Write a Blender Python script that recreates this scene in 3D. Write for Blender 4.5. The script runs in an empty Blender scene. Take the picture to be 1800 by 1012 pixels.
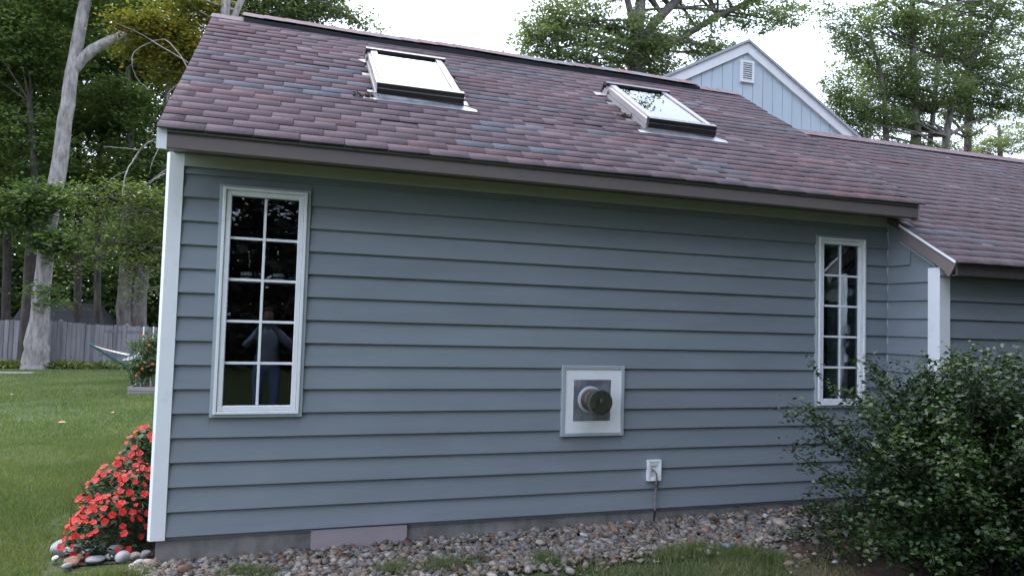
import bpy, math, random
import numpy as np
from mathutils import Matrix, Vector
random.seed(7); rng = np.random.default_rng(7)
scene = bpy.context.scene
C = scene.collection

# ------------------------------------------------------------------ camera
CAM = np.array([0.811, -5.46811, 1.57076])
CR = np.array([0.95116, -0.30729, 0.02947]); CU = np.array([-0.04252, -0.03585, 0.99845]); CF = np.array([0.30576, 0.95094, 0.04716])
FPX = 1240.47
cd = bpy.data.cameras.new('camera'); cam = bpy.data.objects.new('camera', cd); C.objects.link(cam)
cd.sensor_width = 36.0; cd.sensor_fit = 'HORIZONTAL'; cd.lens = 36.0 * FPX / 1800.0
cd.clip_start = 0.05; cd.clip_end = 2000.0
cam.matrix_world = Matrix(((CR[0], CU[0], -CF[0], CAM[0]), (CR[1], CU[1], -CF[1], CAM[1]), (CR[2], CU[2], -CF[2], CAM[2]), (0, 0, 0, 1)))
scene.camera = cam
scene.render.resolution_x, scene.render.resolution_y = 1024, 575

# ------------------------------------------------------------------ overcast sky, soft sun, exposure
SUN_EL, SUN_AZ = math.radians(60), math.radians(340)      # azimuth clockwise from +y
world = bpy.data.worlds.new('World'); scene.world = world; world.use_nodes = True
wt = world.node_tree; wt.nodes.clear()
sky = wt.nodes.new('ShaderNodeTexSky'); sky.sky_type = 'NISHITA'; sky.sun_disc = False
sky.sun_elevation = SUN_EL; sky.sun_rotation = SUN_AZ; sky.air_density = 1.0; sky.dust_density = 7.0; sky.ozone_density = 1.0
hs = wt.nodes.new('ShaderNodeHueSaturation'); hs.inputs['Saturation'].default_value = 0.7
bg = wt.nodes.new('ShaderNodeBackground'); bg.inputs['Strength'].default_value = 0.15
wo = wt.nodes.new('ShaderNodeOutputWorld')
wt.links.new(sky.outputs[0], hs.inputs['Color']); cl = wt.nodes.new('ShaderNodeMix'); cl.data_type = 'RGBA'; cl.inputs[0].default_value = 0.7; cl.inputs[7].default_value = (6.2, 7.2, 9.5, 1)   # even cloud cover over the clear sky
wt.links.new(hs.outputs[0], cl.inputs[6]); wt.links.new(cl.outputs[2], bg.inputs[0]); wt.links.new(bg.outputs[0], wo.inputs[0])
sl = bpy.data.lights.new('sun', 'SUN'); sl.energy = 0.6; sl.angle = math.radians(60); sl.color = (1.0, 0.96, 0.9)
sun = bpy.data.objects.new('sun', sl); C.objects.link(sun)
sd = Vector((math.sin(SUN_AZ) * math.cos(SUN_EL), math.cos(SUN_AZ) * math.cos(SUN_EL), math.sin(SUN_EL)))
sun.rotation_euler = sd.to_track_quat('Z', 'Y').to_euler(); sun.location = sd * 60
vs = scene.view_settings; vs.view_transform = 'Standard'; vs.look = 'None'; vs.gamma = 1.0; vs.exposure = 1.75; vs.use_curve_mapping = False

# ------------------------------------------------------------------ helpers
def at(u, v, y):
    d = CF + CR * ((u - 900) / FPX) + CU * ((506 - v) / FPX)
    return CAM + d * ((y - CAM[1]) / d[1])
def depth(P): return float((np.asarray(P) - CAM) @ CF)
def ground(x, y):
    return -0.208 + 0.018 * np.clip(x, 0, 6) - 0.011 * np.clip(y, 0, 40)
def wmat(o):
    m = o.matrix_basis.copy()
    if o.parent: m = wmat(o.parent) @ o.matrix_parent_inverse @ m
    return m
def attach(o, parent):
    if parent is not None:
        o.parent = parent; o.matrix_parent_inverse = wmat(parent).inverted()
def tag(o, label=None, cat=None, group=None, kind=None):
    if label: o['label'] = label
    if cat: o['category'] = cat
    if group: o['group'] = group
    if kind: o['kind'] = kind
    return o
def empty(name, loc, label, cat, group=None):
    o = bpy.data.objects.new(name, None); C.objects.link(o); o.location = loc; o.empty_display_size = 0.1
    return tag(o, label, cat, group)
def link(name, me, parent=None, loc=None, rot=None, scale=None):
    o = bpy.data.objects.new(name, me); C.objects.link(o)
    if loc is not None: o.location = loc
    if rot is not None: o.rotation_euler = rot
    if scale is not None: o.scale = scale
    attach(o, parent)
    return o
def fast_mesh(name, V, F, mats, midx=None, smooth=False):
    """V (n,3), F (m,k) equal-sized faces"""
    V = np.asarray(V, np.float32); F = np.asarray(F, np.int32); k = F.shape[1]
    me = bpy.data.meshes.new(name)
    me.vertices.add(len(V)); me.vertices.foreach_set('co', V.ravel())
    me.loops.add(F.size); me.loops.foreach_set('vertex_index', F.ravel())
    me.polygons.add(len(F)); me.polygons.foreach_set('loop_start', np.arange(0, F.size, k, dtype=np.int32))
    if midx is not None: me.polygons.foreach_set('material_index', np.asarray(midx, np.int32))
    if smooth: me.polygons.foreach_set('use_smooth', np.ones(len(F), bool))
    me.update(calc_edges=True)
    for m in (mats if isinstance(mats, (list, tuple)) else [mats]): me.materials.append(m)
    return me
class MB:
    def __init__(s): s.v = []; s.f = []; s.sm = []
    def add(s, V, F, smooth=False):
        b = len(s.v); s.v += [tuple(map(float, p)) for p in V]; s.f += [tuple(b + i for i in f) for f in F]; s.sm += [smooth] * len(F); return s
    def box(s, x0, x1, y0, y1, z0, z1, c=0.0):
        if c <= 0:
            V = [(x, y, z) for x in (x0, x1) for y in (y0, y1) for z in (z0, z1)]
            return s.add(V, [(0, 1, 3, 2), (4, 6, 7, 5), (0, 4, 5, 1), (2, 3, 7, 6), (0, 2, 6, 4), (1, 5, 7, 3)])
        lo, hi = (x0, y0, z0), (x1, y1, z1); V = []; idx = {}
        for i in range(8):
            b = [(i >> k) & 1 for k in range(3)]
            for ax in range(3):
                p = [(hi[k] if b[k] else lo[k]) if k == ax else ((hi[k] - c) if b[k] else (lo[k] + c)) for k in range(3)]
                idx[(tuple(b), ax)] = len(V); V.append(p)
        F = []
        for ax in range(3):
            o1, o2 = (ax + 1) % 3, (ax + 2) % 3
            for sd_ in (0, 1):
                q = []
                for a, b in ((0, 0), (1, 0), (1, 1), (0, 1)):
                    k = [0, 0, 0]; k[ax] = sd_; k[o1] = a; k[o2] = b; q.append(idx[(tuple(k), ax)])
                F.append(tuple(q if sd_ else q[::-1]))
        for ax in range(3):
            o1, o2 = (ax + 1) % 3, (ax + 2) % 3
            for a in (0, 1):
                for b in (0, 1):
                    k0 = [0, 0, 0]; k0[o1] = a; k0[o2] = b; k1 = list(k0); k1[ax] = 1
                    k0, k1 = tuple(k0), tuple(k1)
                    q = (idx[(k0, o1)], idx[(k1, o1)], idx[(k1, o2)], idx[(k0, o2)])
                    F.append(q if a == b else q[::-1])
        for i in range(8):
            b = tuple((i >> k) & 1 for k in range(3)); q = (idx[(b, 0)], idx[(b, 1)], idx[(b, 2)])
            F.append(q if sum(b) % 2 else q[::-1])
        return s.add(V, F)
    def prism(s, prof, a0, a1, axis='x'):
        """closed polygon prof of (p,q) extruded along an axis; x:(y,z) y:(x,z) z:(x,y)"""
        n = len(prof); V = []
        for a in (a0, a1):
            for p, q in prof: V.append({'x': (a, p, q), 'y': (p, a, q), 'z': (p, q, a)}[axis])
        F = [tuple(range(n))[::-1], tuple(range(n, 2 * n))] + [(i, (i + 1) % n, n + (i + 1) % n, n + i) for i in range(n)]
        return s.add(V, F)
    def tube(s, path, rad, n=8, cap=True, smooth=True):
        path = [Vector(map(float, p)) for p in path]; m = len(path)
        if not hasattr(rad, '__len__'): rad = [rad] * m
        V = []; pu = None
        for i, p in enumerate(path):
            d = (path[min(i + 1, m - 1)] - path[max(i - 1, 0)]).normalized()
            if pu is None:
                pu = d.cross(Vector((0, 0, 1)))
                if pu.length < 0.05: pu = d.cross(Vector((0, 1, 0)))
            pu = (pu - d * pu.dot(d)).normalized(); w = d.cross(pu)
            for k in range(n):
                a = 2 * math.pi * k / n; V.append(p + (pu * math.cos(a) + w * math.sin(a)) * rad[i])
        F = [(i * n + k, i * n + (k + 1) % n, (i + 1) * n + (k + 1) % n, (i + 1) * n + k) for i in range(m - 1) for k in range(n)]
        s.add(V, F, smooth)
        if cap: s.add([V[k] for k in range(n)][::-1] + V[-n:], [tuple(range(n)), tuple(range(n, 2 * n))])
        return s
    def mesh(s, name, mat):
        me = bpy.data.meshes.new(name); me.from_pydata(s.v, [], s.f); me.materials.append(mat)
        me.polygons.foreach_set('use_smooth', np.array(s.sm, bool)); me.update(); return me
    def build(s, name, mat, parent=None): return link(name, s.mesh(name, mat), parent)

# ------------------------------------------------------------------ materials
class Mat:
    def __init__(s, name):
        s.m = bpy.data.materials.new(name); s.m.use_nodes = True; s.t = s.m.node_tree; s.t.nodes.clear()
        s.out = s.n('ShaderNodeOutputMaterial')
    def n(s, typ, **kw):
        nd = s.t.nodes.new(typ)
        for k, v in kw.items():
            if k[0] == '_': setattr(nd, k[1:], v)
            else: nd.inputs[k.replace('_', ' ')].default_value = v
        return nd
    def l(s, a, b): s.t.links.new(a, b); return s
def ramp(M, fac, stops, interp='LINEAR'):
    r = M.n('ShaderNodeValToRGB'); r.color_ramp.interpolation = interp; e = r.color_ramp.elements
    while len(e) < len(stops): e.new(0.5)
    for k, (p, c) in enumerate(stops): e[k].position = p; e[k].color = (*c, 1)
    M.l(fac, r.inputs[0]); return r.outputs[0]
def noise(M, scale, detail=4, rough=0.55, stretch=(1, 1, 1), coord='pos'):
    mp = M.n('ShaderNodeMapping'); mp.inputs['Scale'].default_value = stretch
    if coord == 'pos': M.l(M.n('ShaderNodeNewGeometry').outputs['Position'], mp.inputs[0])
    else: M.l(M.n('ShaderNodeTexCoord').outputs['Object'], mp.inputs[0])
    nz = M.n('ShaderNodeTexNoise', Scale=scale, Detail=detail, Roughness=rough); M.l(mp.outputs[0], nz.inputs['Vector'])
    return nz.outputs['Fac']
def mixc(M, fac, a, b, mode='MIX'):
    mx = M.n('ShaderNodeMix', _data_type='RGBA', _blend_type=mode)
    for sck, val in ((mx.inputs[0], fac), (mx.inputs[6], a), (mx.inputs[7], b)):
        if hasattr(val, 'is_output'): M.l(val, sck)
        elif isinstance(val, (tuple, list)): sck.default_value = (*val, 1)
        else: sck.default_value = val
    return mx.outputs[2]
def pbr(M, col, rough=0.6, metal=0.0, bump=None, bstr=0.3, bdist=0.01, spec=0.5, **kw):
    b = M.n('ShaderNodeBsdfPrincipled', Roughness=rough if not hasattr(rough, 'is_output') else 0.5, Metallic=metal)
    b.inputs['Specular IOR Level'].default_value = spec
    if hasattr(rough, 'is_output'): M.l(rough, b.inputs['Roughness'])
    if hasattr(col, 'is_output'): M.l(col, b.inputs['Base Color'])
    else: b.inputs['Base Color'].default_value = (*col, 1)
    if bump is not None:
        bp = M.n('ShaderNodeBump', Strength=bstr, Distance=bdist); M.l(bump, bp.inputs['Height']); M.l(bp.outputs[0], b.inputs['Normal'])
    M.l(b.outputs[0], M.out.inputs[0]); return M.m
def paint(name, col, rough=0.5, var=0.12, scale=3.0, stretch=(1, 1, 1), dirt=None, bscale=60, bstr=0.12, bstretch=None, spec=0.4):
    M = Mat(name); lo = tuple(c * (1 - var) for c in col); hi = tuple(min(1, c * (1 + var)) for c in col)
    c = ramp(M, noise(M, scale, 6, 0.6, stretch), [(0.3, lo), (0.7, hi)])
    if dirt: c = mixc(M, ramp(M, noise(M, 9, 8, 0.7), [(0.55, (0, 0, 0)), (0.75, (0.6, 0.6, 0.6))]), c, dirt)
    return pbr(M, c, rough, 0, noise(M, bscale, 4, 0.6, bstretch or stretch), bstr, 0.002, spec)
def leafmat(name, cols, transl=0.3, patch=1.2, rough=0.45):
    M = Mat(name); g = M.n('ShaderNodeNewGeometry')
    a = M.n('ShaderNodeMath', _operation='MULTIPLY_ADD'); M.l(g.outputs['Random Per Island'], a.inputs[0]); a.inputs[1].default_value = 0.55
    nz = M.n('ShaderNodeMath', _operation='MULTIPLY_ADD'); M.l(noise(M, patch, 3, 0.5), nz.inputs[0]); nz.inputs[1].default_value = 0.9; nz.inputs[2].default_value = -0.22
    M.l(nz.outputs[0], a.inputs[2])
    c = ramp(M, a.outputs[0], [(i / (len(cols) - 1), k) for i, k in enumerate(cols)])
    b = M.n('ShaderNodeBsdfPrincipled', Roughness=rough); b.inputs['Specular IOR Level'].default_value = 0.35; M.l(c, b.inputs['Base Color'])
    t = M.n('ShaderNodeBsdfTranslucent'); M.l(mixc(M, 1.0, c, (1.15, 1.25, 0.6), 'MULTIPLY'), t.inputs[0])
    mx = M.n('ShaderNodeMixShader'); mx.inputs[0].default_value = transl
    M.l(b.outputs[0], mx.inputs[1]); M.l(t.outputs[0], mx.inputs[2]); M.l(mx.outputs[0], M.out.inputs[0]); return M.m
def glassmat(name, tint=(0.8, 0.85, 0.85), ior=1.55, rough=0.0):
    M = Mat(name); fr = M.n('ShaderNodeFresnel', IOR=ior); gl = M.n('ShaderNodeBsdfGlossy', Roughness=rough); gl.inputs[0].default_value = (0.95, 0.97, 1, 1)
    tr = M.n('ShaderNodeBsdfTransparent'); tr.inputs[0].default_value = (*tint, 1); mx = M.n('ShaderNodeMixShader')
    bp = M.n('ShaderNodeBump', Strength=0.16, Distance=0.01); M.l(noise(M, 2.2, 2), bp.inputs['Height']); M.l(bp.outputs[0], gl.inputs['Normal'])
    M.l(fr.outputs[0], mx.inputs[0]); M.l(tr.outputs[0], mx.inputs[1]); M.l(gl.outputs[0], mx.inputs[2]); M.l(mx.outputs[0], M.out.inputs[0]); return M.m

SID = (0.206, 0.228, 0.244)
def siding_mat():
    M = Mat('siding_paint')
    c = ramp(M, noise(M, 1.6, 6, 0.6, (0.6, 1, 3)), [(0.3, tuple(k * 0.9 for k in SID)), (0.7, tuple(k * 1.08 for k in SID))])
    g = noise(M, 5, 8, 0.75, (0.25, 1, 8)); c = mixc(M, ramp(M, g, [(0.5, (0, 0, 0)), (0.8, (0.35, 0.35, 0.35))]), c, (0.15, 0.175, 0.18))
    inf = M.n('ShaderNodeObjectInfo'); br = M.n('ShaderNodeMath', _operation='MULTIPLY_ADD'); M.l(inf.outputs['Random'], br.inputs[0]); br.inputs[1].default_value = 0.09; br.inputs[2].default_value = 0.955
    mc = M.n('ShaderNodeVectorMath', _operation='SCALE'); M.l(c, mc.inputs[0]); M.l(br.outputs[0], mc.inputs['Scale'])
    return pbr(M, mc.outputs[0], 0.48, 0, noise(M, 26, 5, 0.7, (0.12, 1, 6)), 0.22, 0.003, 0.4)
m_siding = siding_mat()
m_white = paint('white_trim', (0.78, 0.78, 0.77), 0.4, 0.04, 4, (1, 1, 0.3), dirt=(0.6, 0.6, 0.57))
m_grey = paint('grey_casing', (0.36, 0.39, 0.40), 0.45, 0.06)
m_taupe = paint('taupe_metal', (0.17, 0.138, 0.13), 0.38, 0.1, 1.5, (0.3, 1, 1), dirt=(0.14, 0.12, 0.11))
m_gutter_lip = paint('gutter_lip_metal', (0.17, 0.175, 0.165), 0.35, 0.2, 2, (0.3, 1, 1), dirt=(0.07, 0.08, 0.06))
m_frieze = paint('frieze_paint', (0.36, 0.35, 0.31), 0.55, 0.06, 1.2)
m_soffit = paint('soffit_brown', (0.085, 0.068, 0.066), 0.6, 0.25, 30, (1, 0.05, 1))
m_dark = paint('dark_rubber', (0.02, 0.021, 0.024), 0.6, 0.3, 5)
m_brown_metal = paint('dark_brown_metal', (0.035, 0.03, 0.03), 0.3, 0.5, 6, (0.3, 1, 1))
m_clad = paint('taupe_cladding', (0.25, 0.225, 0.225), 0.38, 0.12, 5)
m_alu = Mat('bright_aluminium'); m_alu = pbr(m_alu, ramp(m_alu, noise(m_alu, 9, 6), [(0.3, (0.22, 0.22, 0.225)), (0.75, (0.42, 0.425, 0.44))]), 0.5, 0.6)
m_gable = paint('pale_blue_board', (0.47, 0.545, 0.58), 0.55, 0.05, 2, (1, 1, 0.2))
m_room = paint('dim_plaster', (0.55, 0.52, 0.48), 0.8, 0.1)
m_glass = glassmat('window_glass', (0.85, 0.88, 0.88), 1.46)
m_curtain = paint('pale_curtain', (0.5, 0.56, 0.62), 0.9, 0.1, 6)
m_soilgrey = None
def concrete():
    M = Mat('stained_concrete'); c = ramp(M, noise(M, 2.2, 8, 0.7), [(0.3, (0.13, 0.12, 0.11)), (0.55, (0.25, 0.235, 0.215)), (0.75, (0.34, 0.32, 0.29))])
    c = mixc(M, ramp(M, noise(M, 5, 6, 0.6, (1, 1, 0.25)), [(0.5, (0, 0, 0)), (0.72, (0.8, 0.8, 0.8))]), c, (0.11, 0.095, 0.08))
    return pbr(M, c, 0.9, 0, noise(M, 40, 6, 0.7), 0.5, 0.01, 0.2)
m_conc = concrete()
def shingle_mat(name, a, b):
    M = Mat(name); n1 = noise(M, 70, 5, 0.85); c = ramp(M, n1, [(0.30, tuple(k * 0.55 for k in a)), (0.5, a), (0.72, b)])
    st = noise(M, 1.3, 6, 0.65); c = mixc(M, ramp(M, st, [(0.47, (0, 0, 0)), (0.68, (0.7, 0.7, 0.7))]), c, (0.10, 0.08, 0.087))
    li = noise(M, 14, 8, 0.8); c = mixc(M, ramp(M, li, [(0.66, (0, 0, 0)), (0.78, (0.5, 0.5, 0.5))]), c, (0.26, 0.25, 0.245))
    return pbr(M, c, 0.88, 0, n1, 0.6, 0.004, 0.25)
SH = [shingle_mat('shingle_plum', (0.139, 0.097, 0.105), (0.194, 0.144, 0.153)), shingle_mat('shingle_mauve', (0.150, 0.106, 0.114), (0.207, 0.157, 0.163)),
      shingle_mat('shingle_red', (0.151, 0.089, 0.093), (0.207, 0.130, 0.131)), shingle_mat('shingle_slate', (0.130, 0.128, 0.143), (0.185, 0.181, 0.198)),
      shingle_mat('shingle_brown', (0.128, 0.087, 0.096), (0.176, 0.126, 0.133))]

# ------------------------------------------------------------------ the ground
def gridmesh(name, xs, ys, zf, mat):
    X, Y = np.meshgrid(xs, ys); Z = zf(X, Y); nx, ny = len(xs), len(ys)
    V = np.stack([X, Y, Z], -1).reshape(-1, 3); i = np.arange(nx - 1)[None, :] + nx * np.arange(ny - 1)[:, None]
    F = np.stack([i, i + 1, i + nx + 1, i + nx], -1).reshape(-1, 4)
    return fast_mesh(name, V, F, mat, smooth=True)
def lawn_mat():
    M = Mat('lawn_ground'); geo = M.n('ShaderNodeNewGeometry'); sp = M.n('ShaderNodeSeparateXYZ'); M.l(geo.outputs['Position'], sp.inputs[0])
    g = ramp(M, noise(M, 0.9, 6, 0.65), [(0.3, (0.045, 0.07, 0.025)), (0.5, (0.075, 0.105, 0.04)), (0.68, (0.12, 0.14, 0.06))])
    g = mixc(M, ramp(M, noise(M, 0.55, 5, 0.7), [(0.6, (0, 0, 0)), (0.72, (0.7, 0.7, 0.7))]), g, (0.17, 0.14, 0.075))
    g = mixc(M, ramp(M, noise(M, 60, 3, 0.7), [(0.35, (0.7, 0.7, 0.7)), (0.6, (0, 0, 0))]), g, (0.02, 0.028, 0.01))
    d = ramp(M, noise(M, 2.5, 8, 0.7), [(0.3, (0.045, 0.035, 0.025)), (0.55, (0.09, 0.07, 0.05)), (0.8, (0.05, 0.065, 0.02))])
    ad = M.n('ShaderNodeMath', _operation='MULTIPLY_ADD'); M.l(noise(M, 1.0, 3), ad.inputs[0]); ad.inputs[1].default_value = 2.5; M.l(sp.outputs['Y'], ad.inputs[2])
    mr = M.n('ShaderNodeMapRange'); M.l(ad.outputs[0], mr.inputs[0]); mr.inputs[1].default_value = 20.9; mr.inputs[2].default_value = 21.3
    return pbr(M, mixc(M, mr.outputs[0], g, d), 0.95, 0, noise(M, 45, 5, 0.8), 0.8, 0.03, 0.15)
far = np.array([60, 90, 140, 220, 400, 700.])
xs = np.r_[-far[::-1], np.arange(-40, 40.1, 1.0), far]; ys = np.r_[-far[::-1], np.arange(-30, 45.1, 1.0), far]
tag(link('lawn', gridmesh('lawn', xs, ys, ground, lawn_mat())), kind='structure')
def soil_mat():
    M = Mat('bare_soil'); c = ramp(M, noise(M, 6, 8, 0.75), [(0.3, (0.05, 0.036, 0.028)), (0.5, (0.115, 0.082, 0.062)), (0.75, (0.2, 0.15, 0.12))])
    return pbr(M, c, 0.95, 0, noise(M, 60, 6, 0.8), 0.9, 0.02, 0.1)
m_soil = soil_mat()
# gravel strip along the foundation (outline: edge towards the grass)
EDGE = [(-0.6, -0.05), (-0.1, -0.16), (0.3, -0.42), (0.9, -0.62), (1.5, -0.80), (2.1, -0.70), (2.7, -0.66), (3.2, -0.60), (3.8, -0.58), (4.4, -0.66), (4.8, -0.80), (5.2, -1.0), (5.8, -1.3), (6.4, -1.6), (7.0, -1.7)]
def edge_y(x): return np.interp(x, [e[0] for e in EDGE], [e[1] for e in EDGE])
def bed(name, xs, y0f, y1f, lift, mat, ny=14):
    t = np.linspace(0, 1, ny); X = np.repeat(xs[None, :], ny, 0); Y = y0f(X) * (1 - t[:, None]) + y1f(X) * t[:, None]
    h = np.sin(np.pi * np.clip(t, 0, 1))[:, None] * 0
    Z = ground(X, Y) + lift + 0.012 * np.sin(X * 5.1 + Y * 3) * np.sin(Y * 7) * np.sin(np.pi * t)[:, None] + h
    nx = len(xs); i = np.arange(nx - 1)[None, :] + nx * np.arange(ny - 1)[:, None]
    V = np.stack([X, Y, Z], -1).reshape(-1, 3); F = np.stack([i, i + 1, i + nx + 1, i + nx], -1).reshape(-1, 4)
    return tag(link(name, fast_mesh(name, V, F, mat, smooth=True)), kind='structure')
xsb = np.linspace(-0.05, 6.42, 90)
bed('gravel_bed', xsb, lambda x: edge_y(x), lambda x: x * 0 + 0.02, 0.008, m_soil)
bed('soil_patch', np.linspace(4.25, 8.2, 60), lambda x: -2.6 + 0 * x, lambda x: np.where(x > 6.4, -0.6, edge_y(x)), 0.012, m_soil)
bed('flower_bed_soil', np.linspace(-0.52, -0.02, 16), lambda x: x * 0 + 0.16, lambda x: x * 0 + 2.2, 0.010, m_soil)

# ------------------------------------------------------------------ the house
SLOPE = 0.662; RA = math.atan(SLOPE); cR, sR = math.cos(RA), math.sin(RA)
YE, ZE, XL, XR, YR, ZR = -0.36, 2.793, -0.0236, 6.4446, 2.546, 4.7163
XC, YF = 6.446, -0.58                        # inside corner, front wall of the lower wing
house = empty('house', (3.2, 1.2, -0.2), 'grey-blue clapboard house with mauve shingle roof, two skylights and white corner boards', 'house')
EXP = 0.17
def board_mesh():
    # butt (bottom) edge proud, top tucked under the board above; unit length in x
    pr = [(-0.004, 0.0), (-0.012, 0.0), (-0.0255, 0.009), (-0.0255, 0.012), (-0.003, EXP + 0.012), (0.0, EXP + 0.012)]
    b = MB(); b.prism(pr, 0, 1, 'x'); return b.mesh('siding_board', m_siding)
bm_ = board_mesh()
W1 = (0.337, 0.967, 0.828, 2.495); W2 = (5.568, 6.158, 0.848, 2.470)      # casing outlines x0,x1,z0,z1
VENT = (3.016, 3.585, 0.636, 1.220); BOX = (3.821, 3.946, 0.247, 0.421)
# backing walls with the window openings
wall = MB()
g = 0.03
zt = 2.75
def wbox(b, x0, x1, z0, z1): b.box(x0, x1, 0.0, 0.14, z0, z1)
wbox(wall, 0.004, W1[0] + g, -0.02, zt); wbox(wall, W1[0] + g, W1[1] - g, -0.02, W1[2] + g); wbox(wall, W1[0] + g, W1[1] - g, W1[3] - g, zt)
wbox(wall, W1[1] - g, W2[0] + g, -0.02, zt); wbox(wall, W2[0] + g, W2[1] - g, -0.02, W2[2] + g); wbox(wall, W2[0] + g, W2[1] - g, W2[3] - g, zt); wbox(wall, W2[1] - g, XC + 0.1, -0.02, zt)
wall = wall.build('wall', m_siding, house)
def put_board(x0, x1, z, parent, h=EXP, y=0.0):
    o = link('siding_board', bm_, parent, (x0, y + random.uniform(-0.0008, 0.0008), z), (0, 0, 0), (x1 - x0, 1, h / EXP))
    return o
x0w, x1w = 0.094, XC - 0.012
for i in range(16):
    z = i * EXP; h = EXP
    if i == 15: h = 0.05
    segs = [(x0w, x1w)]
    for (a, b, c, d) in (W1, W2):
        if z + h * 0.95 > c + 0.004 and z < d - 0.03:
            new = []
            full = (z >= c - 0.02 and z + h <= d + 0.02)
            for (p, q) in segs:
                if p < a and q > b: new += [(p, a), (b, q)]
                else: new.append((p, q))
            if not full:   # partly beside the opening: keep the rest of the board above or below it
                if z < c: link('siding_board', bm_, wall, (a, 0, z), None, (b - a, 1, max(0.02, (c - z) / EXP)))
                else: link('siding_board', bm_, wall, (a, -0.001, d), None, (b - a, 1, max(0.02, (z + h - d) / EXP)))
            segs = new
    for (p, q) in segs: put_board(p, q, z, wall, h)
# left side wall, seen only from further left
side = MB(); side.prism([(0.02, -0.02), (5.1, -0.02), (5.1, 2.75), (2.546, 4.56), (0.02, 2.80)], 0.004, 0.14, 'x'); side = side.build('wall', m_siding, house)
bmL = MB()
pr = [(-0.004, 0.0), (-0.013, 0.0), (-0.0235, 0.0085), (-0.003, EXP + 0.012), (0.0, EXP + 0.012)]
bmL.add([(p[0], y, p[1]) for y in (0, 1) for p in pr], [(0, 1, 2, 3, 4)[::-1], (5, 6, 7, 8, 9)] + [(i, (i + 1) % 5, 5 + (i + 1) % 5, 5 + i) for i in range(5)])
bmL = bmL.mesh('siding_board', m_siding)
for i in range(26):
    z = i * EXP; zz = z + EXP
    a, b = (0.1, 5.05) if zz < 2.8 else (2.546 - (4.54 - zz) / SLOPE, 2.546 + (4.54 - zz) / SLOPE)
    if b - a > 0.2: link('siding_board', bmL, side, (0.004, a, z), None, (1, b - a, 1))
# wing: return wall and front wall
ret = MB(); ret.prism([(YF + 0.012, -0.05), (0.0, -0.05), (0.0, 2.68), (YF + 0.012, 2.30)], XC, XC + 0.12, 'x'); ret = ret.build('wall', m_siding, house)
wing = MB(); wing.box(XC + 0.12, 12.4, YF + 0.002, YF + 0.14, -0.05, 2.15); wing = wing.build('wall', m_siding, house)
for i in range(15):
    z = i * EXP
    ya = YF + 0.094
    ytop = -0.79 + (z + EXP - 2.04) / SLOPE       # below the sloping rake
    a = max(ya, ytop)
    if a < -0.06: link('siding_board', bmL, ret, (XC, a, z), None, (1, -0.016 - a, 1))
    if i < 13: put_board(XC + 0.094, 12.4, z, wing, EXP if i < 12 else 0.1, YF)
MB().box(XC - 0.014, XC + 0.0, -0.022, -0.004, -0.005, 2.60, 0.002).build('corner_trim', m_grey, house)
# corner boards (each one L-shaped)
cb = MB(); cb.prism([(0.0, -0.030), (0.093, -0.030), (0.093, 0.0), (0.004, 0.0), (0.004, 0.1), (-0.022, 0.1), (-0.022, -0.002)], -0.012, 2.692, 'z'); cb.build('corner_board', m_white, house)
cb = MB(); cb.prism([(XC - 0.030, YF - 0.030), (XC + 0.093, YF - 0.030), (XC + 0.093, YF), (XC, YF), (XC, YF + 0.093), (XC - 0.030, YF + 0.093)], -0.03, 2.17, 'z'); cb.build('corner_board', m_white, house)
MB().box(0.093, XC - 0.0, -0.034, -0.001, 2.602, 2.70, 0.003).build('frieze_board', m_frieze, house)
# eaves: soffit, fascia, gutter
MB().box(0.026, XR - 0.01, -0.305, 0.0, 2.688, 2.70).build('soffit', m_soffit, house)
gut = MB(); gut.prism([(-0.305, 2.645), (-0.368, 2.645), (-0.374, 2.651), (-0.374, 2.736), (-0.364, 2.742), (-0.364, 2.748), (-0.312, 2.748), (-0.305, 2.740)], 0.027, XR - 0.02, 'x')
gut = gut.build('fascia', m_taupe, house)
lip = MB(); lip.prism([(-0.316, 2.749), (-0.356, 2.749), (-0.382, 2.753), (-0.387, 2.757), (-0.387, 2.763), (-0.374, 2.766), (-0.370, 2.780), (-0.316, 2.785)], 0.027, XR - 0.012, 'x')
lip.build('drip_edge', m_gutter_lip, house)
MB().box(XR - 0.0195, XR - 0.004, -0.380, -0.295, 2.632, 2.7475, 0.002).build('end_cap', m_clad, house)
MB().box(3.55, 3.556, -0.3755, -0.372, 2.646, 2.735).build('fascia_seam', m_gutter_lip, house)

# ---- roofs: deck, back slope, rake boards, then shingles
def roof_deck(name, x0, x1, ye, ze, yr, zr):
    b = MB(); t = 0.10
    yb = yr + (yr - ye)
    b.prism([(ye + 0.01, ze - 0.008), (yr, zr - 0.006), (yb, ze - 0.008), (yb, ze - 0.03), (yr, zr - t), (ye + 0.05, ze - 0.03)], x0, x1, 'x')
    return b.build(name, SH[0], house)
roof = roof_deck('roof', XL, XR, YE, ZE, YR, ZR)
LYE, LZE, LYR = -0.79, 2.217, 2.20; LZR = LZE + SLOPE * (LYR - LYE); LXL, LXR = 6.405, 12.5
roof2 = roof_deck('roof', LXL, LXR, LYE, LZE, LYR, LZR)
def rake(x0, x1, ye, ze, yr, zr, h, mat, drop=0.012, name='rake_board'):
    b = MB(); b.prism([(ye, ze - drop), (yr, zr - drop), (yr, zr - drop - h), (ye + 0.0, ze - drop - h)], x0, x1, 'x'); return b.build(name, mat, house)
rake(-0.036, 0.026, YE - 0.012, ZE - 0.012 * SLOPE, YR, ZR, 0.135, m_white)
rake(XR - 0.003, XR + 0.018, YE + 0.06, ZE + 0.06 * SLOPE, YR, ZR, 0.15, m_taupe)
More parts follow.
